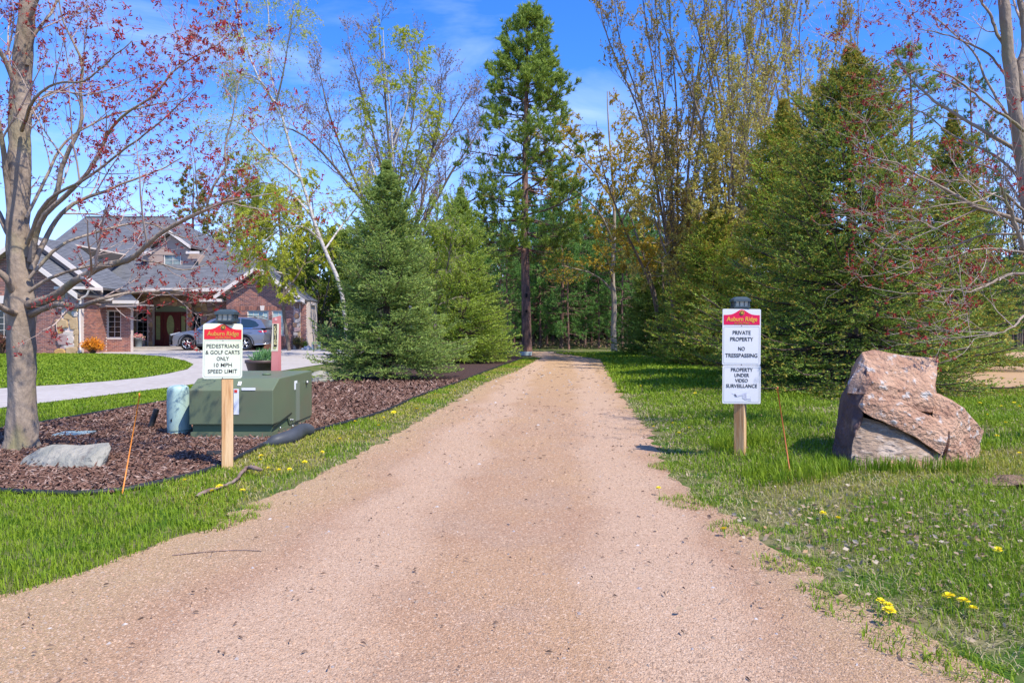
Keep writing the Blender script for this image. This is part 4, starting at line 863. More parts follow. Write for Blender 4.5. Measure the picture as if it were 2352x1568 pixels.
hb('gutter', m_trim, None, (WX(258, 33.4), WX(316, 33.4), 33.4, 33.515, WZ(697, 33.4), WZ(690, 33.4)))
courses('porch_roof', (WX(186, 33.5), 33.45, WZ(688, 33.5)), (WX(316, 33.5), 33.45, WZ(690, 33.5)), (WX(285, 36.5), 36.5, WZ(660, 36.5)), (WX(200, 36.5), 36.5, WZ(660, 36.5)))
# --- entry wall, Y=41.5, stone
Ye = 41.5; ex0, ex1 = WX(298, Ye), WX(505, Ye); zE = WZ(660, Ye)
holes = [(WX(313, Ye), WX(341, Ye), WZ(783, Ye), WZ(717, Ye)), (WX(353, Ye), WX(431, Ye), .1, WZ(703, Ye)), (WX(436, Ye), WX(462, Ye), WZ(775, Ye), WZ(717, Ye))]
ew = MB(); xs = [ex0]+[v for h in holes for v in h[:2]]+[ex1]
for i_, (a, c) in enumerate(zip(xs[:-1], xs[1:])):
    if i_ % 2 == 0: ew.b2(a, c, Ye, Ye+.3, 0, zE)
    else: h = holes[i_//2]; ew.b2(a, c, Ye, Ye+.3, 0, h[2]); ew.b2(a, c, Ye, Ye+.3, h[3], zE)
entry = ew.build('entry_wall', M('stone_mortar', (.34, .24, .17), rough=.95), H, ho)
r = np.random.default_rng(77); k = 0
for zz in np.arange(.25, zE, .3):
    for xx in np.arange(ex0+.2, ex1, .36):
        x = xx+r.uniform(-.06, .06); z = zz+r.uniform(-.04, .04)
        if any(h[0]-.16 < x < h[1]+.16 and h[2]-.12 < z < h[3]+.12 for h in holes): continue
        stone(entry, Ye, x, z, .34*r.uniform(.85, 1.1), .28*r.uniform(.85, 1.1), int(r.choice([0, 1, 3, 4, 0, 4])), 200+k, .06); k += 1
for a in (346, 436): # stone columns beside the door
    col_ = hb('stone_column', m_mort, None, (WX(a-4, 41.2), WX(a+4, 41.2), 41.0, 41.45, .1, WZ(703, 41.2)))
    for q in range(9): stone(col_, 41.0, WX(a, 41), .25+q*.29, .24, .28, int(r.choice([0, 3, 4, 1])), 400+q+a, .05)
window(*holes[0], Ye+.06, 2, 6); window(*holes[2], Ye+.06, 2, 5)
# door
dx0, dx1 = holes[1][0], holes[1][1]; dz1 = holes[1][3]; Yd = Ye+.08; zh = WZ(718, Yd)
dr_ = hb('door', m_door, None, (WX(375, Yd), WX(410, Yd), Yd, Yd+.06, .12, zh-.06))
b = MB(); b.b2(dx0, dx1, Yd-.03, Yd+.08, zh-.06, zh+.05)
for q in (354, 372.5, 412, 430.5): b.b2(WX(q-2, Yd), WX(q+2, Yd), Yd-.03, Yd+.08, .1, zh-.061)
b.build('door_frame', m_door, H, ho)
for q0, q1 in ((357.5, 369), (416, 427)):
    hb('side_panel', m_door, None, (WX(q0-1.4, Yd), WX(q1+1.4, Yd), Yd+.01, Yd+.05, .12, zh-.07))
    hb('sidelight', m_dglass, None, (WX(q0+1, Yd), WX(q1-1, Yd), Yd-.01, Yd+.009, .5, zh-.2))
b = MB(); b.lathe([(1, 0), (1, .02)], (0, 0, 0), 20); 
def ellipse(name, cx_, cz_, rx, rz_, Y, mat, parent): 
    b = MB(); a = np.linspace(0, 2*PI, 22, endpoint=False); b.prism([(cx_+rx*math.cos(t), Y, cz_+rz_*math.sin(t)) for t in a], (0, .02, 0)); return b.build(name, mat, parent, ho)
ellipse('oval_frame', WX(392, Yd), WZ(747, Yd), .28, .68, Yd-.012, m_door, dr_); ellipse('oval_glass', WX(392, Yd), WZ(747, Yd), .225, .62, Yd-.03, m_dglass, dr_)
hb('door_panel', m_door, dr_, (WX(380, Yd), WX(405, Yd), Yd-.02, Yd, .28, .75)); b = MB(); b.lathe([(.03, 0), (.035, .03), (.02, .06)], (WX(408, Yd), Yd-.001, 1.15), 10, R=rotx(PI/2)); b.build('handle', M('brass', (.6, .45, .2), rough=.3, metallic=.8), dr_, ho)
b = MB(); pts = [(dx0, Yd, zh+.05)]+[(dx0+(dx1-dx0)*t, Yd, zh+.05+(dz1-zh-.02)*math.sin(PI*t)**.6+.0) for t in np.linspace(0.02, .98, 15)]+[(dx1, Yd, zh+.05)]
b.prism(pts, (0, .05, 0)); b.build('fanlight', M('fanlight_glass', (.20, .24, .16), rough=.3), H, ho)
hb('stoop', m_conc, None, (WX(303, 39.8), WX(470, 39.8), 39.3, Ye, 0, .115))
hb('planter_wall', m_mort, None, (WX(306, 40.6), WX(325, 40.6), 40.3, 41.0, .116, .62)); b = MB()
for r_ in range(6):
    for q in range(3): b.b2(WX(306, 40.6)+.02+q*.19, WX(306, 40.6)+.02+q*.19+.17, 40.285, 40.3, .13+r_*.08, .13+r_*.08+.065)
b.build('brickwork', m_brick, H, ho)['kind'] = 'stuff'
# --- main roof
Yv = 39.; zv = 3.42; xL, xR = -29.5, WX(640, Yv); xr1, xr2 = WX(195, 46), WX(387, 46); zr = WZ(499, 46)
courses('main_roof', (xL, Yv-.1, zv), (xR, Yv-.1, zv), (xr2, 46, zr), (xr1, 46, zr), .16)
courses('side_roof', (xR, Yv-.1, zv), (xR, 53, zv), (xr2, 46.2, zr), (xr2, 46, zr), .3)
courses('side_roof', (xL, 53, zv), (xL, Yv-.1, zv), (xr1, 46, zr), (xr1, 46.2, zr), .3)
hb('ridge_cap', m_roof, None, (xr1, xr2, 45.9, 46.1, zr, zr+.06))
hb('gutter', m_trim, None, (WX(226, 38.8), WX(512, 38.8), 38.72, 38.88, WZ(669, 38.8), WZ(661.5, 38.8)))
hb('soffit', m_soff, None, (WX(226, 38.9), WX(530, 38.9), 38.9, 41.5, WZ(671, 38.9), WZ(669.5, 38.9)))
# left shed dormer
Ys = 39.6; b = MB(); s0, s1 = WX(95, Ys), WX(234, Ys)
hb('dormer_wall', m_siding, None, (s0, s1, Ys, 43, WZ(660, Ys), WZ(598, Ys)))
hb('dormer_fascia', m_trim, None, (WX(120, 39.3), WX(200, 39.3), 39.2, 39.3, WZ(585, 39.3), WZ(578, 39.3)), (WX(190, 39.3), WX(240, 39.3), 39.22, 39.32, WZ(600, 39.3), WZ(595, 39.3)))
courses('dormer_roof', (WX(100, 39.3), 39.25, WZ(594, 39.3)), (WX(238, 39.3), 39.25, WZ(594, 39.3)), (WX(238, 43.5), 43.5, WZ(575, 43.5)), (WX(100, 43.5), 43.5, WZ(575, 43.5)))
# centre dormer
Yd2 = 41.; a0, a1 = WX(328, Yd2), WX(456, Yd2); c0 = WX(392, Yd2)
hb('dormer_wall', m_siding, None, (a0, WX(374, Yd2), Yd2, 45, WZ(634, Yd2), WZ(583, Yd2)), (WX(418, Yd2), a1, Yd2, 45, WZ(634, Yd2), WZ(583, Yd2)), (WX(374, Yd2)-.001, WX(418, Yd2)+.001, Yd2+.12, 45, WZ(634, Yd2), WZ(583, Yd2)))
hb('dormer_band', m_trim, None, (WX(372, Yd2), WX(420, Yd2), Yd2-.05, Yd2-.004, WZ(640, Yd2), WZ(630, Yd2)))
hb('dormer_fascia', m_trim, None, (a0-.15, WX(352, Yd2), Yd2-.3, Yd2-.2, WZ(584, Yd2), WZ(578, Yd2)), (WX(432, Yd2), a1+.15, Yd2-.3, Yd2-.2, WZ(584, Yd2), WZ(578, Yd2)))
b = MB(); zg = WZ(574, Yd2); b.prism([(WX(348, Yd2), Yd2-.02, zg-.3), (WX(436, Yd2), Yd2-.02, zg-.3), (WX(436, Yd2), Yd2-.02, zg), (c0, Yd2-.02, WZ(540, Yd2)), (WX(348, Yd2), Yd2-.02, zg)], (0, .2, 0)); b.build('dormer_gable', m_siding, H, ho)
zp = WZ(529, Yd2); hw = WX(444, Yd2)-c0
for s in (1, -1):
    A = (c0+s*hw, Yd2-.35, zp-hw*.72); q = [(A[0], A[1], A[2]), (A[0], 45.5, A[2]), (c0, 45.5, zp), (c0, Yd2-.35, zp)]
    courses('dormer_roof', *(q if s > 0 else (q[1], q[0], q[3], q[2]))); rake('rake_board', Yd2-.4, c0, zp+.02, A[0], A[2]+.02, .19)
window(WX(376, Yd2), WX(416, Yd2), WZ(629, Yd2), WZ(581, Yd2), Yd2+.03, 2, 3, glass=M('dormer_glass', (.30, .36, .34), (.16, .2, .19), scale=4, rough=.15))
for q0, q1 in ((328, 337), (447, 456)): hb('shutter', M('shutter_dark', (.03, .035, .04)), None, (WX(q0, Yd2), WX(q1, Yd2), Yd2-.04, Yd2-.004, WZ(632, Yd2), WZ(600, Yd2)))
# --- right wing, Y = 39.6
Yq = 38.85; q0, q1 = WX(520, Yq), WX(704, Yq); qc = WX(596, Yq); zq = WZ(692, Yq); zqp = WZ(628, Yq)
hs_ = [(WX(495, Yq), WX(529, Yq), WZ(768, Yq), WZ(713, Yq)), (WX(543, Yq), WX(559, Yq), WZ(768, Yq), WZ(713, Yq)), (WX(568, Yq), WX(617, Yq), WZ(768, Yq), WZ(713, Yq)), (WX(625, Yq), WX(652, Yq), WZ(769, Yq), WZ(713, Yq))]
brick_wall('gable_wall', Yq, [(q0, 0), (q1, 0), (q1, WZ(611, 38.4)-.3-(q1-qc)*.7), (qc, WZ(611, 38.4)-.3), (q0, WZ(611, 38.4)-.3-(qc-q0)*.7)], hs_[2:])
for h in hs_[2:]: window(*h, Yq+.04, 4 if h[1]-h[0] > 1 else 2, 4, glass=m_curt)
Yq2 = 40.6; brick_wall('side_bay_wall', Yq2, [(WX(495, Yq2), 0), (WX(522, Yq2), 0), (WX(522, Yq2), WZ(690, Yq2)), (WX(495, Yq2), WZ(690, Yq2))], [])
window(WX(500, Yq2), WX(530, Yq2)-.2, WZ(768, Yq2), WZ(713, Yq2), Yq2-.05, 2, 4, glass=m_curt)
b = MB(); 
for k in range(42): x = WX(538, Yq)+k*.077; b.b2(x, x+.062, Yq-.022, Yq-.003, WZ(713, Yq)+.01, WZ(713, Yq)+.24)
b.build('brick_lintel', m_brick, H, ho)['kind'] = 'stuff'
b = MB(); x = WX(603, Yq); b.prism([(x-.09, Yq-.06, WZ(713, Yq)-.0), (x+.09, Yq-.06, WZ(713, Yq)), (x+.13, Yq-.06, WZ(702, Yq)), (x-.13, Yq-.06, WZ(702, Yq))], (0, .055, 0)); b.build('keystone', m_trim, H, ho)
zpk2 = WZ(611, 38.4); hwL, hwR = qc-WX(491, 38.4), WX(700, 38.4)-qc; sq = .70
for s, hw in ((1, hwR), (-1, hwL)):
    A = (qc+s*hw, Yq-.45, zpk2-hw*sq); ye_ = 41. if s > 0 else 44.; q = [A, (A[0], ye_, A[2]), (qc, ye_, zpk2), (qc, Yq-.45, zpk2)]
    courses('roof', *(q if s > 0 else (q[1], q[0], q[3], q[2]))); rake('rake_board', Yq-.5, qc, zpk2+.02, A[0], A[2]+.02, .23)
hb('eave', m_trim, None, (WX(480, 39.6), WX(527, 39.6), 38.4, 38.8, WZ(693, 38.6), WZ(688, 39.4))); hb('eave', m_trim, None, (WX(678, 39.3), WX(706, 39.3), 38.4, 38.8, WZ(693, 38.6), WZ(688.5, 38.6)), (WX(696, 40), WX(722, 40), 39.7, 40.4, WZ(701, 40), WZ(697, 40)))
hb('side_wall', m_mort, None, (q1-.25, q1-.003, Yq+.26, 41, 0, zq))
p2 = hb('stone_pier', m_mort, None, (WX(676, Yq), WX(691, Yq), Yq-.12, Yq-.012, 0, WZ(696, Yq)))
for k, (px, py, w_, h_, mi) in enumerate([(683, 702, 12, 10, 4), (684, 714, 13, 11, 1), (683, 726, 12, 11, 4), (685, 737, 13, 9, 2), (680, 747, 12, 11, 4), (688, 747, 8, 9, 2), (685, 757, 14, 10, 1), (681, 767, 11, 9, 2), (689, 767, 7, 12, 0), (684, 777, 13, 9, 1), (684, 788, 14, 11, 0), (683, 798, 14, 8, 2)]):
    stone(p2, Yq-.12, WX(px, Yq), WZ(py, Yq), w_*.0245, h_*.0252, mi, 600+k, .1)
b = MB(); b.box((WX(8, 31.9), 31.85, WZ(688, 31.9)), (.28, .2, .36)); b.build('wall_light', m_trim, H, ho)
# ------------------------------------------------------------------ car
m_paint = M('car_paint', (.22, .23, .27), rough=.3, metallic=.6, coat=.8, spec=.5); m_tyre = M('tyre', (.02, .02, .022), rough=.85); m_clad = M('cladding', (.025, .026, .03), rough=.6); m_rim = M('rim', (.65, .65, .68), rough=.25, metallic=.9)
m_cwin = M('car_glass', (.015, .03, .035), rough=.05, spec=.8, coat=.5); m_tail = M('tail_light', (.45, .01, .015), rough=.2, coat=.5); m_head = M('head_light', (.5, .52, .55), rough=.1, spec=.8); m_chrome = M('chrome', (.75, .76, .78), rough=.15, metallic=1.)
Ycar = 37.3; cx0 = WX(406, Ycar); CLn = 5.25; cs = .935*CLn/4.95*(WX(628, Ycar)-cx0)/CLn
car = thing('parked_suv', 'dark grey SUV parked on the concrete driveway in front of the house facing left', 'car', (cx0, Ycar, 0)); cc = (cx0, Ycar, 0)
SC = (WX(629, Ycar)-cx0)/4.95
def cp_(x, y, z): return (cx0+x*SC, Ycar+y*SC, z*SC)
HWc = .95
# profile stations: lower body outline (x,z) going round
def arch(cx_, r=.43, n=9, z0=.34): return [(cx_+r*math.cos(a), z0+r*math.sin(a)) for a in np.linspace(PI, 0, n)]
zt_prof = [(4.93, .55), (4.95, .80), (4.9, 1.02), (4.74, 1.12), (4.2, 1.13), (3.2, 1.09), (2.2, 1.07), (1.42, 1.06), (1.2, 1.05), (.7, .98), (.25, .88), (.06, .76), (.0, .55), (.03, .34), (.12, .24)]
bot = [(.42, .23)]+arch(.98, z0=.36)+[(1.5, .22), (3.2, .22)]+arch(3.83, z0=.36)+[(4.35, .26), (4.85, .32)]
ol = zt_prof+bot; n = len(ol)
# inset by height (tumblehome) : several slices across the width
def slice_(y, k, dz): return [cp_(2.47+(x-2.47)*k, y, .22+(z-.22)*dz) for x, z in ol]
rows = [slice_(-HWc+.10, .985, .97), slice_(-HWc+.03, .997, .99), slice_(-HWc, 1., 1.), slice_(-HWc+.001, 1., 1.)]
ys = [-HWc+.0, -HWc+.05, -HWc+.16, -.45, 0, .45, HWc-.16, HWc-.05, HWc]
def bodyslice(y):
    t = abs(y)/HWc; k = 1-.035*t**4; o = []
    for x, z in ol:
        xx = 2.47+(x-2.47)*k; zz = z
        if z > .95: zz = z-(.055*t**3)
        side = 1-.05*max(0, (z-.75)/.4)**2-.04*max(0, (.5-z)/.3) if t > .8 else 1
        # nose and tail round in plan
        if x < .35: xx += .16*t**3
        if x > 4.7: xx -= .10*t**3
        o.append(cp_(xx, y*side, zz))
    return o
b = MB(); S = [bodyslice(y) for y in ys]; V = [p for s in S for p in s]; q = []
for i in range(len(ys)-1):
    for j in range(n): q.append((i*n+j, i*n+(j+1) % n, (i+1)*n+(j+1) % n, (i+1)*n+j))
b.add(V, q, 0, True)
def cap_tris(off, flip):
    import mathutils.geometry as mg
    t = mg.tessellate_polygon([[Vector((x, z, 0)) for x, z in ol]]); return [tuple(off+k for k in (f if flip else f[::-1])) for f in t]
b.f.append((np.array(cap_tris(0, False)), 0, False)); b.f.append((np.array(cap_tris((len(ys)-1)*n, True)), 0, False))
body = b.build('body', m_paint, car, cc)
# greenhouse
gh = [(1.35, 1.04), (2.05, 1.56), (2.5, 1.68), (3.2, 1.70), (4.0, 1.66), (4.55, 1.55), (4.82, 1.12)]
b = MB(); n2 = len(gh); V = []; yy = [-.88, -.80, -.4, 0, .4, .80, .88]
for y in yy:
    for x, z in gh:
        t = (z-1.04)/.66; w_ = y*(1-.17*t); V.append(cp_(x+.02*abs(y), w_, z-.03*(abs(y)/.88)**3*t))
q = [(i*n2+j, i*n2+j+1, (i+1)*n2+j+1, (i+1)*n2+j) for i in range(len(yy)-1) for j in range(n2-1)]; b.add(V, q, 0, True)
b.f.append(([list(range(n2))[::-1], list(range(6*n2, 7*n2))], 0, False)); b.build('cabin', m_paint, car, cc)
def sidewin(name, pts, mat, y0=-.888, parent=car):
    b = MB(); b.prism([cp_(x, y0*(1-.17*(z-1.04)/.66)-.004, z) for x, z in pts][::-1], (0, .01, 0)); return b.build(name, mat, parent, cc)
sidewin('side_window', [(1.62, 1.10), (2.25, 1.50), (2.55, 1.585), (2.60, 1.12)], m_cwin); sidewin('side_window', [(2.68, 1.12), (2.66, 1.59), (3.3, 1.61), (3.52, 1.59), (3.55, 1.14)], m_cwin); sidewin('side_window', [(3.62, 1.14), (3.60, 1.59), (4.0, 1.56), (4.3, 1.46), (4.5, 1.28), (4.42, 1.2), (4.1, 1.15)], m_cwin)
b = MB(); b.add([cp_(1.30, -.74, 1.085), cp_(1.30, .74, 1.085), cp_(2.02, .64, 1.55), cp_(2.02, -.64, 1.55)], [(0, 1, 2, 3)]); b.build('windscreen', m_cwin, car, cc)
sidewin('window_trim', [(1.5, 1.075), (4.2, 1.13), (4.2, 1.10), (1.5, 1.045)], m_chrome)
for cx_ in (.98, 3.83):
    for y_ in (-.80, .80):
        s_ = -1 if y_ < 0 else 1
        wv = MB(); Rw = rotx(PI/2); wv.lathe([(.22, -.12), (.345, -.12), (.37, -.09), (.375, 0), (.37, .09), (.345, .12), (.25, .12)], (0, 0, 0), 28, cap=False, R=Rw)
        wv.lathe([(.255, .06), (.01, .06)], (0, 0, 0), 20, R=Rw, cap=False); V0 = wv
        for i_ in range(len(V0.v)): V0.v[i_] = V0.v[i_]*SC+np.array(cp_(cx_, y_, .375))
        wh_ = wv.build('wheel', m_tyre, car, cc)
        rv = MB(); ro = s_*.105
        rv.lathe([(.262, -.01), (.262, .01), (.24, .01), (.24, -.01)], (0, ro, 0), 26, R=Rw, cap=False); rv.lathe([(.055, -.015), (.05, .015)], (0, ro, 0), 12, R=Rw)
        for k in range(5):
            a = k*2*PI/5+.3
            for da in (-.16, .16):
                p0 = np.array([math.cos(a+da*.5)*.04, ro, math.sin(a+da*.5)*.04]); p1 = np.array([math.cos(a+da)*.25, ro, math.sin(a+da)*.25]); rv.cyl(p0, p1, .016, .014, 6)
        for i_ in range(len(rv.v)): rv.v[i_] = rv.v[i_]*SC+np.array(cp_(cx_, y_, .375))
        rv.build('rim', m_rim, wh_, cc)
    # dark arch lip
    for y_ in (-.955,):
        ap = np.array([cp_(cx_+.445*math.cos(a), y_, .36+.445*math.sin(a)) for a in np.linspace(PI*1.03, -.03*PI, 16)]); MB().tubes(ap[None], np.full((1, 16), .024*SC), 6).build('wheel_arch', m_clad, car, cc)
b = MB(); b.box(cp_(2.4, -.93, .28), (1.95*SC, .06*SC, .13*SC)); b.build('sill_cladding', m_clad, car, cc)
b = MB(); b.box(cp_(2.4, -.955, .36), (1.9*SC, .02, .02)); b.build('chrome_strip', m_chrome, car, cc)
def stick(name, mat, pts, r, k=14): 
    P, R = smooth_line([cp_(*p) for p in pts], [r*SC]*len(pts), k); return MB().tubes(P[None], R[None], 6).build(name, mat, car, cc)
b = MB(); b.prism([cp_(4.48, -.952, .98), cp_(4.9, -.86, 1.0), cp_(4.9, -.86, .93), cp_(4.62, -.94, .90)][::-1], (0, -.012, 0)); b.build('tail_light', m_tail, car, cc)
b = MB(); b.prism([cp_(.10, -.88, .82), cp_(.62, -.95, .93), cp_(.62, -.95, .90), cp_(.14, -.89, .74)], (0, -.012, 0)); b.build('headlight', m_head, car, cc)
b = MB(); b.box(cp_(.03, -.1, .55), (.08*SC, 1.3*SC, .42*SC)); b.build('grille', m_clad, car, cc)
stick('bumper_trim', m_chrome, [(.0, -.7, .32), (.12, -.9, .27), (.45, -.955, .25)], .028); stick('bumper_trim', m_chrome, [(4.35, -.955, .30), (4.8, -.93, .33), (4.96, -.8, .36)], .022)
stick('roof_rail', m_clad, [(2.4, -.70, 1.68), (2.6, -.70, 1.735), (3.6, -.70, 1.74), (4.2, -.70, 1.70), (4.35, -.7, 1.63)], .018); stick('roof_rail', m_clad, [(2.4, .70, 1.68), (2.6, .70, 1.735), (3.6, .70, 1.74), (4.2, .70, 1.70), (4.35, .7, 1.63)], .018)
for x in (2.45, 3.4): stick('door_handle', m_chrome, [(x, -.955, .98), (x+.08, -.975, .985), (x+.18, -.955, .98)], .012, 6)
b = MB(); b.box(cp_(1.72, -1.02, 1.12), (.14*SC, .2*SC, .13*SC)); b.build('door_mirror', m_paint, car, cc)
for x, z0, z1_ in ((2.63, .4, 1.1), (3.56, .7, 1.1), (1.55, .4, 1.02)): b = MB(); b.box(cp_(x, -.951, (z0+z1_)/2), (.012, .006, (z1_-z0)*SC)); b.build('door_gap', m_clad, car, cc)
stick('character_line', m_paint, [(1.1, -.94, .93), (2.2, -.955, .86), (3.2, -.955, .84), (4.2, -.95, .9)], .012)
# ------------------------------------------------------------------ things near the house
Yp = 17.2; c = np.array([WX(602, Yp), Yp, 0]); pt = thing('planter_bowl', 'big dark brown tapered planter with spiky green leaves on the driveway behind the transformer box', 'planter', tuple(c)); R_ = .41; hP = WZ(826, Yp)
b = MB(); b.lathe([(R_*.74, 0), (R_*.95, hP*.78), (R_, hP*.80), (R_*1.0, hP), (R_*.9, hP), (R_*.88, hP-.06), (0.01, hP-.07)], c, 36, cap=False); b.build('bowl', M('planter_brown', (.075, .05, .045), rough=.5), pt, tuple(c))
b = MB(); n = 260; r = np.random.default_rng(5); a = r.uniform(0, 2*PI, n); q = np.sqrt(r.random(n))*R_*.7; P0 = np.stack([c[0]+.07+q*np.cos(a)*.8, c[1]+q*np.sin(a), np.full(n, hP-.05)], 1)
leaves(b, r, P0, .3, 0, .12, 0, np.array([0, 0, 1.3]), .55); b.build('foliage', M('spiky_leaves', (.12, .30, .08), isl=[(.08, .22, .05), (.25, .42, .2)], isl_amt=.7, trans=.3), pt, tuple(c))
def bush(name, label, px, py, w_, h_, Y, mats, n, lsize, seed, cat='shrub', asp=.5, twig=True, round_=True):
    r = np.random.default_rng(seed); c = np.array([WX(px, Y), Y, float(hgt(WX(px, Y), Y))]); t = thing(name, label, cat, tuple(c)); hw = w_*Y/F/2; hh = h_*Y/F
    k = 60; a = r.uniform(0, 2*PI, k); e = r.uniform(0, 1, k)**.6; end = np.stack([c[0]+hw*.85*e*np.cos(a), c[1]+hw*.8*e*np.sin(a), c[2]+hh*np.sqrt(np.maximum(0, 1-.75*e**2))*r.uniform(.75, 1, k)], 1)
    st = c+np.stack([np.cos(a), np.sin(a), 0*a], 1)*hw*.12; u = np.linspace(0, 1, 5)[None, :, None]; P = st[:, None]*(1-u)+end[:, None]*u; P[:, 1:4, 2] += .06*hh
    MB().tubes(P, np.full((k, 5), .006)*np.linspace(1.4, .6, 5)[None], 4).build('stems', M('twig_brown', (.14, .09, .06)), t, tuple(c))
    Pq, Rq = kids(r, P, np.full((k, 5), .005), 4, (.2*hw, .6*hw), (20, 60), .1, 3, .3, rmin=.002)
    pos, _ = pts_on(r, Pq, n, .1); pos = pos+r.normal(size=pos.shape)*hw*.05; pos[:, 2] = np.maximum(pos[:, 2], c[2]+.02)
    b = MB(); leaves(b, r, pos, lsize, 0, asp, 0, np.array([0, 0, .5]), 1); b.build('foliage', mats, t, tuple(c)); return t
m_barb = M('orange_leaf', (.75, .27, .02), isl=[(.55, .14, .01), (.85, .38, .02), (.8, .28, .02), (.5, .22, .03)], isl_amt=.9, trans=.25)
bush('barberry_bush', 'rounded bright orange leafed bush at the foot of the downspout beside the brick recess', 213, 812, 58, 34, 31.6, m_barb, 2600, .07, 1)
bush('brown_shrub', 'tan and green twiggy shrub in front of the right stone pier', 684, 806, 34, 30, 38.4, M('tan_leaf', (.2, .15, .05), isl=[(.28, .17, .07), (.12, .18, .03), (.2, .1, .05)], isl_amt=.9, trans=.2), 1200, .07, 2)
bush('green_shrub', 'small round green shrub just right of the tan shrub by the stone pier', 700, 804, 18, 20, 38.8, M('shrub_green', (.07, .16, .02), isl=[(.05, .12, .02), (.12, .22, .03)], isl_amt=.8, trans=.25), 600, .07, 3)
bush('red_shrub', 'dark reddish shrub against the garage wall left of the maple trunk', 4, 816, 50, 46, 31.4, M('red_leaf', (.12, .03, .03), isl=[(.1, .02, .03), (.16, .07, .03), (.08, .08, .03)], isl_amt=.8), 1500, .07, 4)
bush('small_red_shrub', 'low reddish green plant by the brick wall behind the car', 632, 803, 18, 14, 39.0, M('red_leaf2', (.15, .1, .03), isl=[(.2, .05, .03), (.08, .14, .03)], isl_amt=.8), 300, .06, 5)
# flower pot by the door
Yf = 39.6; c = np.array([WX(318, Yf), Yf, .115]); t = thing('flower_pot', 'grey pot of pink and cream flowers beside the front door', 'flower pot', tuple(c))
b = MB(); b.lathe([(.17, 0), (.22, .45), (.25, .46), (.25, .52), (.2, .52), (.01, .48)], c, 18, cap=False); b.build('pot', M('pot_grey', (.18, .22, .25), rough=.5), t, tuple(c))
r = np.random.default_rng(8); pos = c+r.normal(size=(500, 3))*[.14, .12, .06]+[0, 0, .6]; b = MB(); leaves(b, r, pos, .08, 0, .6); b.build('flowers', M('flowers_mixed', (.6, .2, .3), isl=[(.7, .05, .2), (.75, .6, .5), (.1, .2, .05), (.6, .1, .2)], isl_amt=.95), t, tuple(c))
# black iron fence right of the house
t = thing('iron_fence', 'low black iron railing between the house and the spruces', 'fence', (WX(722, 40.5), 40.5, 0)); fo = tuple(t.location); x0, x1 = WX(707, 40.5), WX(775, 40.5)
for z in (.95, .15): MB().b2(x0, x1, 40.48, 40.51, z, z+.04).build('rail', m_blk, t, fo)
for k in range(16): x = x0+(x1-x0)*(k+.5)/16; MB().b2(x-.01, x+.01, 40.485, 40.505, 0, .94).build('baluster', m_blk, t, fo)
Yl_ = 37.; c = np.array([WX(726, Yl_), Yl_, 0]); t = thing('stone_lantern', 'small grey square garden ornament with an open arch right of the house corner', 'garden ornament', tuple(c)); m_orn = M('ornament_grey', (.25, .30, .34), rough=.7)
b = MB(); b.b2(c[0]-.2, c[0]+.2, c[1]-.15, c[1]+.15, .38, .45); b.build('top', m_orn, t, tuple(c))
for s in (-1, 1): MB().b2(c[0]+s*.17-.04, c[0]+s*.17+.04, c[1]-.13, c[1]+.13, 0, .379).build('leg', m_orn, t, tuple(c))
MB().b2(c[0]-.129, c[0]+.129, c[1]-.1, c[1]+.1, 0, .08).build('base', m_orn, t, tuple(c))
for k, (px, s) in enumerate(((706, .3), (714, .2), (696, .16))):
    c = np.array([WX(px, 37.2), 37.2, 0]); simple_rock('garden_rock', ('pale grey rock lying left of the garden ornament', 'smaller pale rock touching the garden ornament', 'smallest pale rock at the foot of the tan shrub')[k], [c+np.array(q)*s for q in ((-1, 0, 0), (1, 0, 0), (0, -.6, 0), (0, .8, 0), (-.5, -.2, .7), (.4, 0, .85), (.8, .3, .3), (-.8, .3, .3))], M('pale_rock', (.42, .43, .44), (.3, .31, .33), scale=6, bump=.6), 'rock', seed=60+k, sub=2)
# small wooden bench deep under the spruces
Yk = 29.5; c = np.array([WX(1151, Yk), Yk, 0]); t = thing('wooden_bench', 'small dark brown wooden bench in the mulch left of the tall pine', 'bench', tuple(c)); m_bn = M('bench_brown', (.07, .035, .025), rough=.8)
for z in (.34, .40): MB().b2(c[0]-.28, c[0]+.28, c[1]-.15, c[1]+.15, z, z+.035).build('board', m_bn, t, tuple(c))
for sx_ in (-.24, .24): MB().b2(c[0]+sx_-.03, c[0]+sx_+.03, c[1]-.13, c[1]+.13, 0, .339).build('leg', m_bn, t, tuple(c))
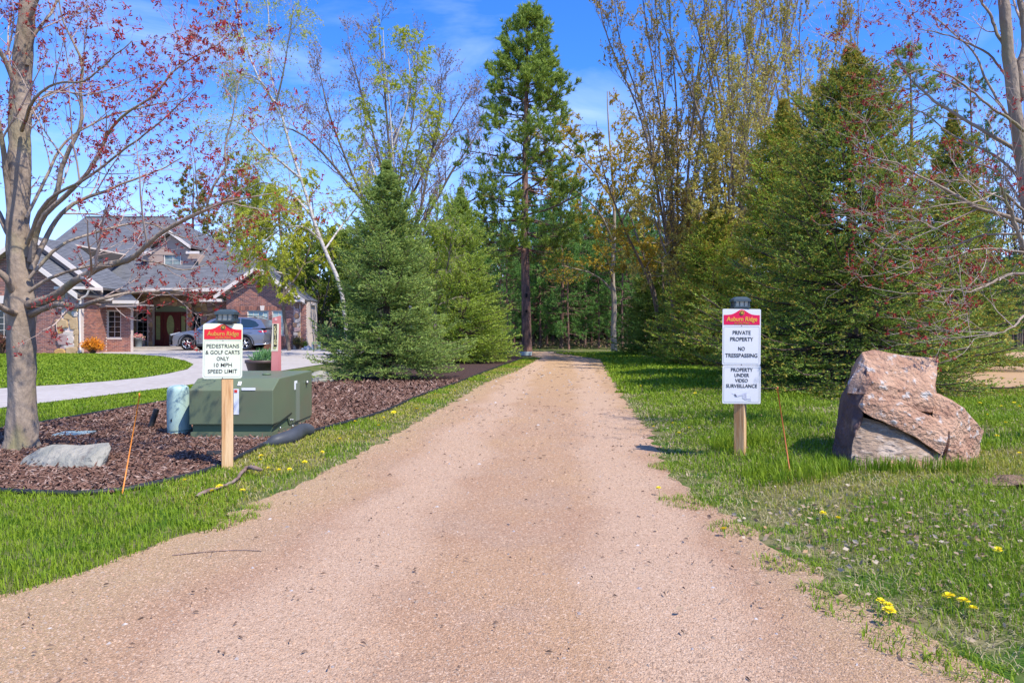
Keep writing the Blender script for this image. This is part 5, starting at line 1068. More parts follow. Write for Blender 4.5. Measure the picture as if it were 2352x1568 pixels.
# ------------------------------------------------------------------ trees
m_mbark = M('maple_bark', (.34, .265, .20), (.20, .15, .11), scale=5, stretch=(1, 1, .45), rough=.9, bump=.8, bscale=26, c3=(.24, .22, .10), s3=2.6, thr3=(.55, .72), normal_dist=.03)
m_mtwig = M('maple_twig', (.48, .38, .33), (.30, .21, .17), scale=3, rough=.85)
m_bud = M('red_blossom', (.34, .02, .025), isl=[(.42, .02, .025), (.22, .012, .02), (.50, .07, .04), (.14, .012, .02), (.36, .025, .04), (.40, .12, .05)], isl_amt=.95, trans=.25, rough=.7)
LT = 1.
def limb(pts, wpx, K=26):
    P = np.array([W(a, b, c) for a, b, c in pts]); R = np.array([w_*.5*LT*c/F for w_, (_, _, c) in zip(wpx, pts)]); return smooth_line(P, R, K)
def maple(name_, label, trunk, tw, limbs, seed, org, nlev=(9, 6, 4), nb=2600, bias=None):
    r = np.random.default_rng(seed); t = thing('red_maple', label, 'tree', org)
    P, R = limb(trunk, tw, 60); R = R*(1+.03*np.sin(np.arange(60)*1.1)+.02*r.normal(size=60)); P = P+r.normal(size=P.shape)*.003
    R[0] *= 1.12
    MB().tubes(P[None], R[None], 20).build('trunk', m_mbark, t, org)
    LP, LR = [], []; globals()['LT'] = .66
    for pts, w_ in limbs: p, q = limb(pts, w_, 26); p[2:] += np.cumsum(r.normal(size=(24, 3))*.004, 0); LP.append(p); LR.append(q)
    globals()['LT'] = 1.; LP, LR = np.array(LP), np.array(LR); b = MB(); b.tubes(LP, LR, 10)
    b.build('limbs', m_mbark, t, org)
    A, AR = kids(r, LP, LR, nlev[0], (.45, 1.25), (28, 60), .22, 7, .22, 1., .09, .5, .3, .0022, bias)
    B, BR = kids(r, A, AR, nlev[1], (.22, .6), (25, 55), .15, 5, .25, 1., .12, .6, .4, .0018)
    C_, CR = kids(r, B, BR, nlev[2], (.06, .2), (25, 60), .2, 3, .3, 1., .15, .7, .6, .0015)
    b = MB(); b.tubes(A, AR, 5); b.tubes(B, BR, 4); b.tubes(C_, CR, 3); b.build('twigs', m_mtwig, t, org)
    # blossoms: little tassels at twig ends and along twigs
    e1 = np.concatenate([B[:, -1], C_[:, -1]]); sel = r.random(len(e1)) < nb/len(e1); e1 = e1[sel]
    q, _ = pts_on(r, B, int(nb*.5)); ctr = np.concatenate([e1, q]); ax = r.normal(size=ctr.shape)*.8+[0, 0, .55]
    k = 7; pos = np.repeat(ctr, k, 0)+r.normal(size=(len(ctr)*k, 3))*.009; b = MB()
    leaves(b, r, pos, np.maximum(.030, 0), 0, .36, 0, np.repeat(ax, k, 0), .75); b.build('blossoms', m_bud, t, org)
    return t
Ym = 6.6
tr = [(50, 1032, Ym), (50, 1000, Ym), (51, 900, Ym), (49, 780, Ym), (47, 700, Ym), (45, 620, Ym+.02), (41, 520, Ym+.04), (44, 400, Ym+.05), (46, 260, Ym+.05), (52, 140, Ym+.05), (62, 20, Ym), (66, -200, Ym-.1), (60, -520, Ym-.1)]
tw = [72, 66, 56, 56, 64, 50, 46, 46, 44, 40, 34, 26, 10]
Ls = [
 ([(66, 700, 6.55), (112, 688, 6.4), (182, 638, 6.2), (234, 612, 6.05), (293, 599, 5.95), (326, 566, 5.85), (384, 527, 5.75), (432, 500, 5.7), (470, 483, 5.65), (520, 462, 5.6), (563, 454, 5.6), (615, 444, 5.6)], [34, 30, 25, 22, 19, 17, 15, 13, 10, 8, 6, 3]),
 ([(472, 484, 5.66), (492, 427, 5.6), (520, 386, 5.6), (521, 342, 5.58), (530, 297, 5.57), (542, 232, 5.55), (554, 174, 5.55)], [9, 8, 7, 6, 5, 4, 3]),
 ([(72, 722, 6.55), (130, 698, 6.3), (182, 703, 6.1), (228, 684, 5.9), (261, 677, 5.95), (326, 669, 5.95), (392, 664, 6.0), (450, 655, 6.1), (520, 640, 6.2)], [24, 20, 17, 13, 11, 8, 6, 4, 2]),
 ([(60, 590, 6.6), (75, 533, 6.6), (89, 495, 6.55), (126, 444, 6.5), (140, 376, 6.45), (157, 335, 6.4), (178, 300, 6.4), (178, 205, 6.35), (176, 126, 6.3), (164, 102, 6.3), (137, 51, 6.25), (120, -40, 6.2)], [24, 22, 20, 17, 15, 14, 12, 11, 9, 8, 6, 4]),
 ([(70, 600, 6.6), (92, 512, 6.5), (144, 454, 6.4), (191, 407, 6.3), (225, 359, 6.25), (253, 301, 6.2), (297, 256, 6.1), (352, 222, 6.05), (403, 164, 6.0), (437, 143, 5.95), (502, 109, 5.9), (550, 65, 5.9)], [22, 18, 16, 14, 12, 10, 9, 8, 6, 5, 4, 2]),
 ([(72, 620, 6.6), (113, 533, 6.7), (164, 472, 6.8), (239, 441, 6.9), (273, 427, 6.95), (330, 405, 7.0), (376, 386, 7.1), (420, 360, 7.1)], [20, 16, 13, 10, 8, 7, 5, 3]),
 ([(45, 480, 6.6), (58, 290, 6.65), (79, 256, 6.7), (116, 219, 6.8), (147, 212, 6.85), (185, 222, 6.95), (260, 205, 7.1), (340, 170, 7.2)], [18, 12, 9, 8, 7, 6, 4, 2]),
 ([(62, 150, 6.6), (72, 103, 6.6), (103, 51, 6.6), (123, 24, 6.65), (150, -30, 6.7), (200, -110, 6.8)], [14, 12, 10, 9, 7, 4]),
 ([(40, 330, 6.6), (18, 150, 6.5), (-5, 110, 6.4), (-60, 40, 6.3), (-150, -60, 6.2)], [20, 17, 16, 12, 6]),
 ([(30, 600, 6.6), (10, 380, 6.5), (0, 300, 6.4), (-20, 220, 6.3), (-90, 100, 6.2)], [22, 18, 15, 12, 6]),
 ([(35, 680, 6.55), (10, 640, 6.4), (-30, 610, 6.3), (-120, 560, 6.1), (-240, 540, 6.0)], [26, 22, 18, 14, 6]),
 ([(40, 720, 6.55), (15, 715, 6.3), (-20, 690, 6.1), (-110, 670, 5.9), (-260, 650, 5.8)], [24, 20, 16, 12, 5]),
 ([(30, 560, 6.6), (5, 500, 6.7), (-10, 480, 6.8), (-90, 400, 7), (-200, 340, 7.2)], [20, 18, 15, 11, 5]),
 ([(60, 500, 6.6), (110, 400, 6.7), (150, 330, 6.8), (230, 280, 7.0), (330, 250, 7.2), (420, 230, 7.3)], [12, 10, 8, 6, 5, 2]),
 ([(62, 560, 6.55), (100, 470, 6.3), (200, 400, 6.0), (300, 330, 5.8), (390, 260, 5.7), (450, 200, 5.6)], [14, 12, 9, 7, 5, 2]),
 ([(66, 640, 6.55), (140, 560, 6.6), (230, 530, 6.8), (330, 510, 7.0), (430, 545, 7.1), (520, 520, 7.2)], [13, 10, 8, 6, 4, 2]),
 ([(62, 60, 6.6), (110, -60, 6.4), (220, -160, 6.2), (340, -260, 6.0)], [14, 11, 8, 4]),
 ([(66, -100, 6.6), (20, -200, 6.4), (-80, -320, 6.2)], [14, 11, 5]),
 ([(50, 300, 6.55), (70, 240, 6.0), (120, 200, 5.5), (200, 190, 5.1), (300, 100, 4.8)], [13, 10, 8, 6, 3]),
 ([(66, 670, 6.5), (110, 640, 6.5), (200, 610, 6.5), (330, 600, 6.6), (430, 620, 6.7), (500, 590, 6.8)], [13, 11, 8, 6, 4, 2]),
]
maple('left', 'red-budding maple with pale grey trunk standing in the mulch bed at the left edge', tr, tw, Ls, 3, (WX(50, Ym), Ym, 0), (6, 6, 3), 2500)
Yn = 6.3
tr = [(2460, 1035, Yn), (2440, 900, Yn), (2408, 700, Yn), (2368, 500, Yn), (2342, 330, Yn), (2322, 180, Yn), (2304, 0, Yn), (2280, -200, Yn), (2260, -420, Yn)]
tw = [60, 48, 38, 31, 28, 26, 22, 15, 7]
ZR = lambda x, y: (2029+x*.5366, y*.5371)
def zr(lst, y0, y1): 
    n = len(lst); return [(*ZR(a, b), y0+(y1-y0)*i/(n-1)) for i, (a, b) in enumerate(lst)]
Ls = [
 (zr([(598, 420), (575, 300), (600, 190), (585, 100), (565, 0), (560, -100)], 6.3, 6.35), [28, 26, 23, 21, 18, 14]),
 (zr([(600, 670), (520, 615), (440, 575), (370, 530), (300, 490), (220, 445), (150, 385), (110, 340), (60, 275), (30, 200)], 6.4, 6.9), [15, 13, 12, 11, 10, 9, 7, 5, 4, 2]),
 (zr([(600, 560), (540, 510), (470, 470), (400, 415), (330, 360), (230, 300), (150, 290), (60, 310)], 6.2, 5.7), [11, 10, 8, 7, 6, 5, 3, 2]),
 (zr([(600, 950), (500, 920), (420, 900), (330, 850), (250, 800), (150, 750), (60, 700), (-30, 680), (-120, 650)], 6.3, 6.6), [16, 14, 12, 11, 9, 7, 6, 4, 2]),
 (zr([(600, 1000), (500, 1000), (420, 1000), (330, 1030), (220, 1045), (90, 1050), (-20, 1045)], 6.3, 6.7), [9, 8, 7, 6, 5, 4, 2]),
 (zr([(600, 1170), (540, 1180), (490, 1205), (430, 1230), (380, 1245), (320, 1225), (300, 1200)], 6.0, 5.6), [11, 10, 9, 7, 5, 3, 2]),
 (zr([(600, 1350), (560, 1390), (520, 1410), (450, 1425), (370, 1435)], 6.0, 5.7), [8, 7, 6, 4, 2]),
 (zr([(600, 300), (520, 180), (470, 60), (420, -20), (380, -100)], 6.3, 6.6), [14, 11, 9, 7, 4]),
 (zr([(598, 430), (540, 350), (430, 230), (330, 190), (230, 150), (120, 130)], 6.3, 6.9), [10, 8, 7, 5, 4, 2]),
 (zr([(600, 800), (530, 700), (420, 640), (330, 600), (240, 540), (170, 480), (60, 440)], 6.3, 7.0), [10, 9, 8, 6, 5, 4, 2]),
 (zr([(600, 1060), (560, 930), (520, 830), (505, 770)], 6.2, 6.0), [14, 12, 9, 6]),
 (zr([(600, 1080), (500, 1060), (400, 1060), (300, 1090), (180, 1110), (90, 1090)], 6.2, 5.4), [9, 7, 6, 4, 3, 2]),
 (zr([(600, 900), (500, 830), (400, 870), (280, 880), (150, 905), (20, 900)], 6.2, 5.6), [9, 8, 6, 5, 3, 2]),
 (zr([(600, 600), (480, 400), (370, 200), (260, 90), (180, 30)], 6.4, 7.0), [10, 8, 6, 4, 2]),
 (zr([(600, 880), (500, 740), (380, 700), (300, 760), (200, 860), (120, 990)], 6.3, 7.0), [9, 7, 6, 5, 3, 2]),
 (zr([(640, 900), (800, 700), (1000, 500), (1200, 400)], 6.2, 5.5), [16, 12, 9, 4]), (zr([(650, 700), (780, 400), (900, 100), (1100, -100)], 6.2, 6.5), [16, 12, 9, 4]),
]
maple('right', 'red-budding maple leaning into view at the right edge, twigs reaching over the boulder', tr, tw, Ls, 4, (WX(2420, Yn), Yn, .1), (5, 5, 3), 900)
# ------------------------------------------------------------------ spruces
m_sbark = M('spruce_bark', (.12, .085, .065), (.08, .055, .045), scale=10, rough=.95, bump=.8)
def needle_mat(name, cols, tr_=.18): return M(name, cols[1], isl=cols, isl_amt=.92, rough=.55, trans=tr_, spec=.25, c2=None)
m_nA = needle_mat('spruce_needles', [(.19, .30, .065), (.30, .43, .10), (.085, .155, .04), (.38, .50, .13), (.21, .33, .075)], .28)
m_nB = needle_mat('spruce_needles_bright', [(.25, .38, .035), (.40, .53, .055), (.13, .22, .022), (.48, .58, .08), (.27, .40, .045)], .28)
m_nC = needle_mat('spruce_needles_dark', [(.17, .27, .04), (.29, .40, .055), (.07, .13, .022), (.38, .48, .08), (.19, .30, .045)], .28)
m_tip = M('yellow_tips', (.45, .36, .05), isl=[(.50, .40, .05), (.40, .38, .08), (.46, .30, .05), (.30, .34, .06)], isl_amt=.9, trans=.25)
m_gtip = M('lit_green_tips', (.30, .40, .09), isl=[(.30, .40, .08), (.42, .48, .13), (.24, .36, .08)], isl_amt=.9, trans=.3)  # brighter green that paints sunlit branch ends onto the needles
def needles_len(mb, rg, A, B, dens, ln, wd, mi=0, ahead=.7, up=0.):
    l_ = np.linalg.norm(B-A, axis=1); n = int(l_.sum()*dens); c = np.cumsum(l_)/l_.sum(); i = np.minimum(np.searchsorted(c, rg.random(n)), len(A)-1)
    needles(mb, rg, A[i], B[i], 1, ln, wd, mi, ahead, up)
def spruce(label, px, py, Y, apex_py, half_px, mats, seed, nb=300, tips=0, q=1., z0=.25, low=.12, power=.8, needle=(.042, .011), group=None, name='spruce_tree', lean=0., asym=0.):
    r = np.random.default_rng(seed); zb_ = float(hgt(WX(px, Y), Y)); Hh = WZ(apex_py, Y)-zb_; Rb = half_px*Y/F; org = (WX(px, Y), Y, zb_); t = thing(name, label, 'tree', org)
    K = 16; u = np.linspace(0, 1, K); TP = np.stack([lean*u+.02*np.sin(u*9), .03*np.cos(u*7), Hh*u*.985], 1)+np.array(org); TR = np.maximum(.014*Hh*(1-u)**.8+.012, .01)*1.25; TR[0] *= 1.25
    MB().tubes(TP[None], TR[None], 10).build('trunk', m_sbark, t, org)
    nb = int(nb*.95); h_ = np.sort(r.random(nb)**1.15); nw = int(Hh/.31); h_ = np.where(h_ < .8, h_*.18+.82*(np.floor(h_*nw)+.5)/nw, h_); h_ = h_*(1-z0/Hh)*.985+z0/Hh; az_ = np.arange(nb)*2.39996+r.normal(size=nb)*.4
    prof = (1-h_)**power*np.clip((1-h_)*6, .45, 1)*np.clip((h_*Hh+.25)/.75, .55, 1)
    ln = Rb*prof*r.uniform(.62, 1.15, nb)*(1+.14*np.sin(az_*2+h_*11))*(1+asym*np.cos(az_))+.035
    base = np.stack([lean*h_, 0*h_, h_*Hh], 1)+np.array(org); e0 = np.radians(-10+58*h_**1.2+r.normal(size=nb)*8)
    P = [base]; k = 7; p = base; hd = np.stack([np.cos(az_), np.sin(az_), 0*az_], 1)
    for i in range(k-1):
        e = e0-np.radians(10)*(1-h_)+np.radians(34)*(i/(k-2))**2*(1-.3*h_); d = hd*np.cos(e)[:, None]; d[:, 2] = np.sin(e); p = p+d*(ln/(k-1))[:, None]; P.append(p)
    P = np.stack(P, 1); P[..., 2] = np.maximum(P[..., 2], org[2]+low); R = (.004+.009*ln)[:, None]*np.linspace(1, .3, k)[None]
    # side twigs, alternately left and right in the plane of the branch
    m = 15; tt = .14+.86*(np.arange(m)+.5)/m; tt = np.broadcast_to(tt, (nb, m)); f = tt*(k-1); i = np.clip(f.astype(int), 0, k-2); w_ = (f-i)[..., None]; idx = np.arange(nb)[:, None]
    pos = P[idx, i]*(1-w_)+P[idx, i+1]*w_; T = nrm(P[idx, i+1]-P[idx, i]); sd = nrm(np.cross(T, np.array([0, 0, 1.]))); sg_ = np.where(np.arange(m) % 2, 1, -1)[None, :, None]
    D = nrm(T*.75+sd*sg_*r.uniform(.5, .95, (nb, m, 1))+np.array([0, 0, 1.])*(.06+r.normal(size=(nb, m, 1))*.16)-np.array([0, 0, .10])*(1-h_)[:, None, None])
    tl = (ln[:, None]*.42*(1.12-tt)*r.uniform(.7, 1.2, (nb, m))+(.02+.09*(1-h_))[:, None])[..., None]
    S0 = pos.reshape(-1, 3); S1 = (pos+D*tl*.55).reshape(-1, 3); S2 = (pos+D*tl+np.array([0, 0, .05])*tl).reshape(-1, 3); TP2 = np.stack([S0, S1, S2], 1)
    TP2[..., 2] = np.maximum(TP2[..., 2], org[2]+low*.6)
    b = MB(); b.tubes(P, R, 4); b.tubes(TP2[::2, ::2], np.full(((len(TP2)+1)//2, 2), .004)*np.array([1.2, .5]), 3); b.build('branches', m_sbark, t, org)
    # sprigs on the twigs
    nT = len(TP2); ms = max(3, int(7*q)); us = r.uniform(.12, 1, (nT, ms, 1)); a = TP2[:, None, 0]*(1-us)+TP2[:, None, 2]*us; DT = nrm(TP2[:, 2]-TP2[:, 0])[:, None]
    ds = nrm(DT*.75+nrm(np.cross(DT, [0, 0, 1.]))*(np.where(np.arange(ms) % 2, 1, -1)[None, :, None]*r.uniform(.35, .8, (nT, ms, 1)))+r.normal(size=(nT, ms, 3))*.17+[0, 0, .07]); sl_ = (.02+.04*np.repeat(1-h_, m)+.22*np.linalg.norm(TP2[:, 2]-TP2[:, 0], axis=1))[:, None, None]*r.uniform(.7, 1.3, (nT, ms, 1)); e = a+ds*sl_
    A = np.concatenate([TP2[:, 0], TP2[:, 1], a.reshape(-1, 3)]); B = np.concatenate([TP2[:, 1], TP2[:, 2], e.reshape(-1, 3)]); 
    # drop the hidden inner part
    b = MB(); needles_len(b, r, A, B, (42 if q < 1 else 40)*(.04/needle[0])**1.1, needle[0]*.72, needle[1]*1.9, 0, .8, .3)
    lead = np.stack([TP[-1]-[0, 0, .25], TP[-1]+[0, 0, .22]]); needles(b, r, lead[:1], lead[1:], 60, needle[0]*.8, needle[1], 0, .9)
    b.build('needles', mats[0], t, org)
    if tips:
        E = np.concatenate([e.reshape(-1, 3), TP2[:, 2], P[:, -1]]); DD = np.concatenate([ds.reshape(-1, 3), nrm(TP2[:, 2]-TP2[:, 1]), nrm(P[:, -1]-P[:, -2])]); rad = np.hypot(E[:, 0]-org[0], E[:, 1]-org[1])
        outer = rad > .45*Rb*(1-(E[:, 2]-org[2])/Hh)**power; s = outer & (r.random(len(E)) < tips); n_ = s.sum(); k2 = 4; E2 = np.repeat(E[s], k2, 0); D2 = np.repeat(DD[s], k2, 0)+r.normal(size=(n_*k2, 3))*.22
        b = MB(); leaves(b, r, E2, needle[0]*1.25, 0, .32, 0, D2*2, .25, tri=True); b.build('young_and_lit_tips', mats[1], t, org)  # yellow tips are new growth, green ones are painted-in sunlight
    return t
spruce('dense blue-green spruce standing alone in the mulch bed, nearest on the left of the path', 888, 872, 15.7, 368, 180, (m_nA, m_gtip), 11, 360, .42, 1.0, z0=.42, power=.78)
spruce('slimmer bright green spruce behind and right of the nearest left spruce', 1058, 832, 23.5, 432, 138, (m_nB, m_gtip), 12, 330, .35, .8, needle=(.055, .016), z0=.3, power=.72)
spruce('small spruce tucked low between the bright green spruce and the tall pine trunk', 1120, 822, 27., 640, 66, (m_nA, m_gtip), 13, 150, .35, .7, needle=(.06, .018), z0=.25)
spruce('big dark spruce with yellow new tips behind the boulder', 1955, 918, 11.8, 108, 345, (m_nC, m_tip), 14, 520, .42, .75, z0=.22, power=.74, needle=(.04, .0105))
spruce('tall green spruce directly behind the right sign', 1800, 886, 15., 232, 200, (m_nB, m_tip), 15, 380, .40, .95, z0=.25, power=.72, needle=(.045, .013))
spruce('mid green low spruce left of the right sign beside the grass', 1640, 846, 20.5, 470, 165, (m_nB, m_tip), 16, 300, .38, .85, z0=.2, power=.7, needle=(.055, .016))
spruce('dark spruce nearest the far bend of the path on its right side', 1500, 822, 28.5, 590, 95, (m_nC, m_gtip), 17, 230, .25, .8, z0=.2, power=.68, needle=(.065, .02))
spruce('dark narrow spruce between the far bend spruce and the low green spruce', 1570, 826, 26., 520, 90, (m_nC, m_gtip), 18, 230, .25, .8, z0=.2, power=.7, needle=(.06, .018))
spruce('dark green spruce at the right behind the big yellow-tipped spruce', 2190, 872, 17.5, 250, 170, (m_nC, m_tip), 19, 280, .4, .85, z0=.3, power=.75, needle=(.05, .015))
# ------------------------------------------------------------------ pines
m_pbark = M('pine_bark', (.20, .115, .095), (.10, .065, .055), scale=14, stretch=(1, 1, .25), rough=.95, bump=1., bscale=30, c3=(.30, .16, .12), s3=6, normal_dist=.05)
m_pn = needle_mat('pine_needles', [(.20, .30, .045), (.32, .41, .06), (.11, .19, .035), (.38, .46, .08), (.22, .33, .05)], .28)
m_wn = needle_mat('white_pine_needles', [(.13, .28, .06), (.20, .38, .09), (.08, .19, .045), (.25, .42, .10), (.14, .29, .06)], .3)
m_dn = needle_mat('deep_pine_needles', [(.08, .18, .045), (.13, .25, .06), (.055, .12, .03), (.16, .28, .06)], .25)
m_yn = needle_mat('yellow_pine_needles', [(.208, .234, .033), (.338, .312, .039), (.104, .169, .026), (.416, .286, .039)])
def pine(label, px, py, Y, H_, crown0, Rb, mat, seed, tr=.2, nbr=70, tuft=(.13, .017), ntuft=9, per=18, group=None, name='pine_tree', power=.6, up=18, bark=None, lean=0., z_=None, flat_=.55, droop=False):
    r = np.random.default_rng(seed); x0 = WX(px, Y); zb_ = float(hgt(x0, Y)) if z_ is None else z_; org = (x0, Y, zb_); t = thing(name, label, 'tree', org, group)
    K = 22; u = np.linspace(0, 1, K); TP = np.stack([lean*u+.05*np.sin(u*6+seed), .05*np.cos(u*5), H_*u], 1)+np.array(org); TR = tr*(1-u*.93)**.75; TR[0] *= 1.15
    MB().tubes(TP[None], TR[None], 14).build('trunk', bark or m_pbark, t, org)
    nw = max(5, int(H_*(1-crown0)/.62)); h_ = crown0+(1-crown0)*.985*(np.floor(np.sort(r.random(nbr))*nw)+.5+r.normal(size=nbr)*.12)/nw; h_ = np.clip(h_, crown0, .99); az_ = np.arange(nbr)*2.4+r.normal(size=nbr)*.6
    v = (h_-crown0)/(1-crown0); prof = (1-v)**power*np.clip(.55+v*2.2, 0, 1); ln = Rb*prof*r.uniform(.4, 1.15, nbr)+.12
    base = np.stack([lean*h_+.05*np.sin(h_*6+seed), 0*h_, h_*H_], 1)+np.array(org); e0 = np.radians((-12+up*1.6*v)+r.normal(size=nbr)*8); k = 7; P = [base]; p = base; hd = np.stack([np.cos(az_), np.sin(az_), 0*az_], 1)
    for i in range(k-1):
        e = e0+np.radians(up)*(i/(k-2))**1.5; d = hd*np.cos(e)[:, None]; d[:, 2] = np.sin(e); d = d+r.normal(size=d.shape)*.06; p = p+d*(ln/(k-1))[:, None]; P.append(p)
    P = np.stack(P, 1); R = (.008+.014*ln)[:, None]*np.linspace(1, .3, k)[None]
    A, AR = kids(r, P, R, 6, (.16*Rb, .34*Rb), (30, 60), .35, 4, .5, 1., .1, .5, .4, .005); A = A[np.linalg.norm(A[:, -1]-A[:, 0], axis=1) > .05]; AR = AR[:len(A)]
    B, BR = kids(r, A, AR, ntuft//3, (.06*Rb, .15*Rb), (20, 60), .4, 3, .6, 1., .1, .6, .6, .004)
    b = MB(); b.tubes(P, R, 5); b.tubes(A, AR, 4); b.tubes(B, BR, 3); b.build('branches', bark or m_pbark, t, org)
    s0 = np.concatenate([B[:, 1], A[:, -2], P[:, -2]]); s1 = np.concatenate([B[:, 2], A[:, -1], P[:, -1]])
    b = MB(); needles(b, r, s0, s1, per, tuft[0], tuft[1], 0, .75, .35); b.build('needles', mat, t, org); return t
pine('tall red pine with a bare straight trunk at the left edge of the far path', 1208, 818, 28.8, WZ(42, 28.8), .30, 3.5, m_pn, 21, .215, 135, (.18, .034), 12, 20, power=.85, up=16)
pb = MB(); pt_ = bpy.data.objects['pine_tree']; o_ = tuple(pt_.location); pb.lathe([(.262, .04), (.265, .06), (.262, .21)], o_, 18, cap=False); pb.build('trunk_guard', M('trunk_band', (.42, .50, .52), rough=.5), pt_, o_)
b = MB()
for zz in (2.55, 1.9): b.box((o_[0]+.02, o_[1]-.198, zz), (.09, .06, .16 if zz > 2 else .1))
b.build('knot_hole', M('knot_black', (.012, .009, .008)), pt_, o_)
P_ = np.array([[o_[0]-.24, o_[1]-.06, .9], [o_[0]-.24, o_[1]-.06, 1.1]]); MB().cyl(P_[0], P_[1], .014).build('yellow_tag', M('tag_yellow', (.7, .6, .05)), pt_, o_)
# forest wall of pines behind the path: copies of three built ones
def place_copies(src, lst, label, group):
    for px, Y, s in lst:
        s = s*(.84 if 'beyond the path' in group else 1)
        c = copy_tree(src); c.location = (WX(px, Y), Y, 0); c.scale = (s, s, s*rg.uniform(.9, 1.15)); c.rotation_euler = (0, 0, rg.uniform(0, 6.28)); c['label'] = label; c['group'] = group
LW = 'soft green white pine in the wood beyond the far bend of the path'; GW = 'white pines in the wood beyond the path'
w1 = pine(LW, 1290, 806, 41, 10.5, .12, 2.7, m_wn, 31, .12, 80, (.17, .03), 9, 16, GW, power=.55, up=10)
LD = 'dark pine with a thin bare trunk in the shaded wood beyond the path'; GD = 'dark pines in the wood beyond the path'
w2 = pine(LD, 1240, 806, 52, 10.5, .22, 2.8, m_dn, 32, .11, 80, (.18, .034), 9, 15, GD, power=.5, up=8)
w3 = pine(LD, 1400, 804, 47, 10.5, .26, 2.5, m_dn, 33, .12, 80, (.18, .034), 9, 15, GD, power=.5, up=8)
r = np.random.default_rng(55)
place_copies(w1, [(1180, 44, .85), (1345, 43, .95), (1225, 47, 1.), (1395, 45, .9), (1150, 40, .7), (1270, 49, 1.05), (1440, 44, .9), (1095, 46, .8), (1240, 41, .75), (1305, 38.5, .7), (1375, 40, .72), (1430, 39, .8), (1165, 38, .7), (1480, 42, .9), (1335, 46, 1.), (1255, 45, 1.)], LW, GW)
place_copies(w2, [(x, Yy, s) for x, Yy, s in [(1120, 50, .9), (1165, 57, 1.), (1300, 55, 1.), (1340, 60, 1.05), (1375, 53, .9), (1420, 58, 1.), (1465, 50, .95), (1510, 56, 1.), (1560, 50, .95), (1060, 58, .9), (1200, 63, 1.1), (1620, 47, 1.), (1690, 50, 1.), (1270, 66, 1.15), (1390, 66, 1.2)]], LD, GD)
place_copies(w3, [(x, Yy, s) for x, Yy, s in [(1320, 50, .9), (1290, 58, 1.), (1360, 48, .85), (1440, 49, .95), (1485, 60, 1.1), (1535, 46, .9), (1255, 54, .95), (1600, 56, 1.1), (1660, 43, .95), (1220, 70, 1.2), (1330, 72, 1.25), (1450, 72, 1.25), (1550, 70, 1.2), (1100, 68, 1.1)]], LD, GD)
# right background
LR_ = 'dark pine in the row behind the gravel lot on the right'; GR = 'pines behind the gravel lot'
place_copies(w2, [(x, Yy, s) for x, Yy, s in [(1980, 40, .75), (2080, 44, .7), (2290, 42, .55), (2420, 44, .75), (2210, 48, .62), (2350, 50, .7), (1880, 44, .9), (2150, 40, .5), (1780, 42, .9), (2500, 40, .8), (2260, 40, .42), (2325, 39, .45)]], LR_, GR)
pine('tall slim pine rising behind the big yellow-tipped spruce', 2090, 806, 30, WZ(118, 30), .2, 2.3, m_pn, 35, .14, 80, (.15, .024), 9, 18)
pine('slender pine with open crown behind the right maple', 2230, 806, 36, WZ(160, 36), .35, 2.3, m_dn, 36, .12, 50, (.15, .026), 9, 12)
pine('pine with yellowish needles seen above the house roof on its right side', 545, 800, 56, WZ(365, 56), .35, 3.0, m_yn, 37, .2, 80, (.2, .04), 9, 16)
pine('smaller olive pine left of the yellowish one above the house roof', 445, 800, 60, WZ(395, 60), .5, 2.6, m_yn, 38, .2, 60, (.22, .045), 9, 14)
pine('bare-trunked pine standing between the house and the leaning birch', 568, 800, 50, WZ(440, 50), .7, 1.6, m_yn, 39, .16, 26, (.2, .04), 9, 12)
# ------------------------------------------------------------------ deciduous trees
m_bw = M('birch_bark', (.52, .49, .46), (.36, .32, .29), scale=6, stretch=(1, 1, 2.5), rough=.8, c3=(.10, .08, .07), s3=7, thr3=(.60, .66)); m_btw = M('birch_twig', (.34, .27, .22), rough=.9); m_gtw = M('grey_twig', (.20, .155, .12), (.14, .105, .08), scale=3, rough=.9)
m_lime = M('lime_leaves', (.44, .48, .04), isl=[(.42, .48, .04), (.56, .56, .05), (.34, .42, .04), (.50, .48, .07)], isl_amt=.9, trans=.4)
m_olive = M('olive_buds', (.46, .42, .08), isl=[(.50, .46, .08), (.40, .30, .07), (.55, .44, .11), (.40, .44, .08)], isl_amt=.9, trans=.4)
m_brownbud = M('amber_buds', (.44, .32, .08), isl=[(.48, .34, .08), (.38, .25, .07), (.50, .40, .10), (.44, .30, .06)], isl_amt=.9, trans=.4)
m_amber = M('amber_leaves', (.5, .30, .03), isl=[(.62, .42, .03), (.50, .42, .04), (.56, .31, .03), (.42, .42, .05)], isl_amt=.9, trans=.4)
m_tanbud = M('tan_buds', (.34, .22, .16), isl=[(.36, .24, .18), (.26, .17, .12), (.38, .28, .14)], isl_amt=.9, trans=.2)
LS = 1.45
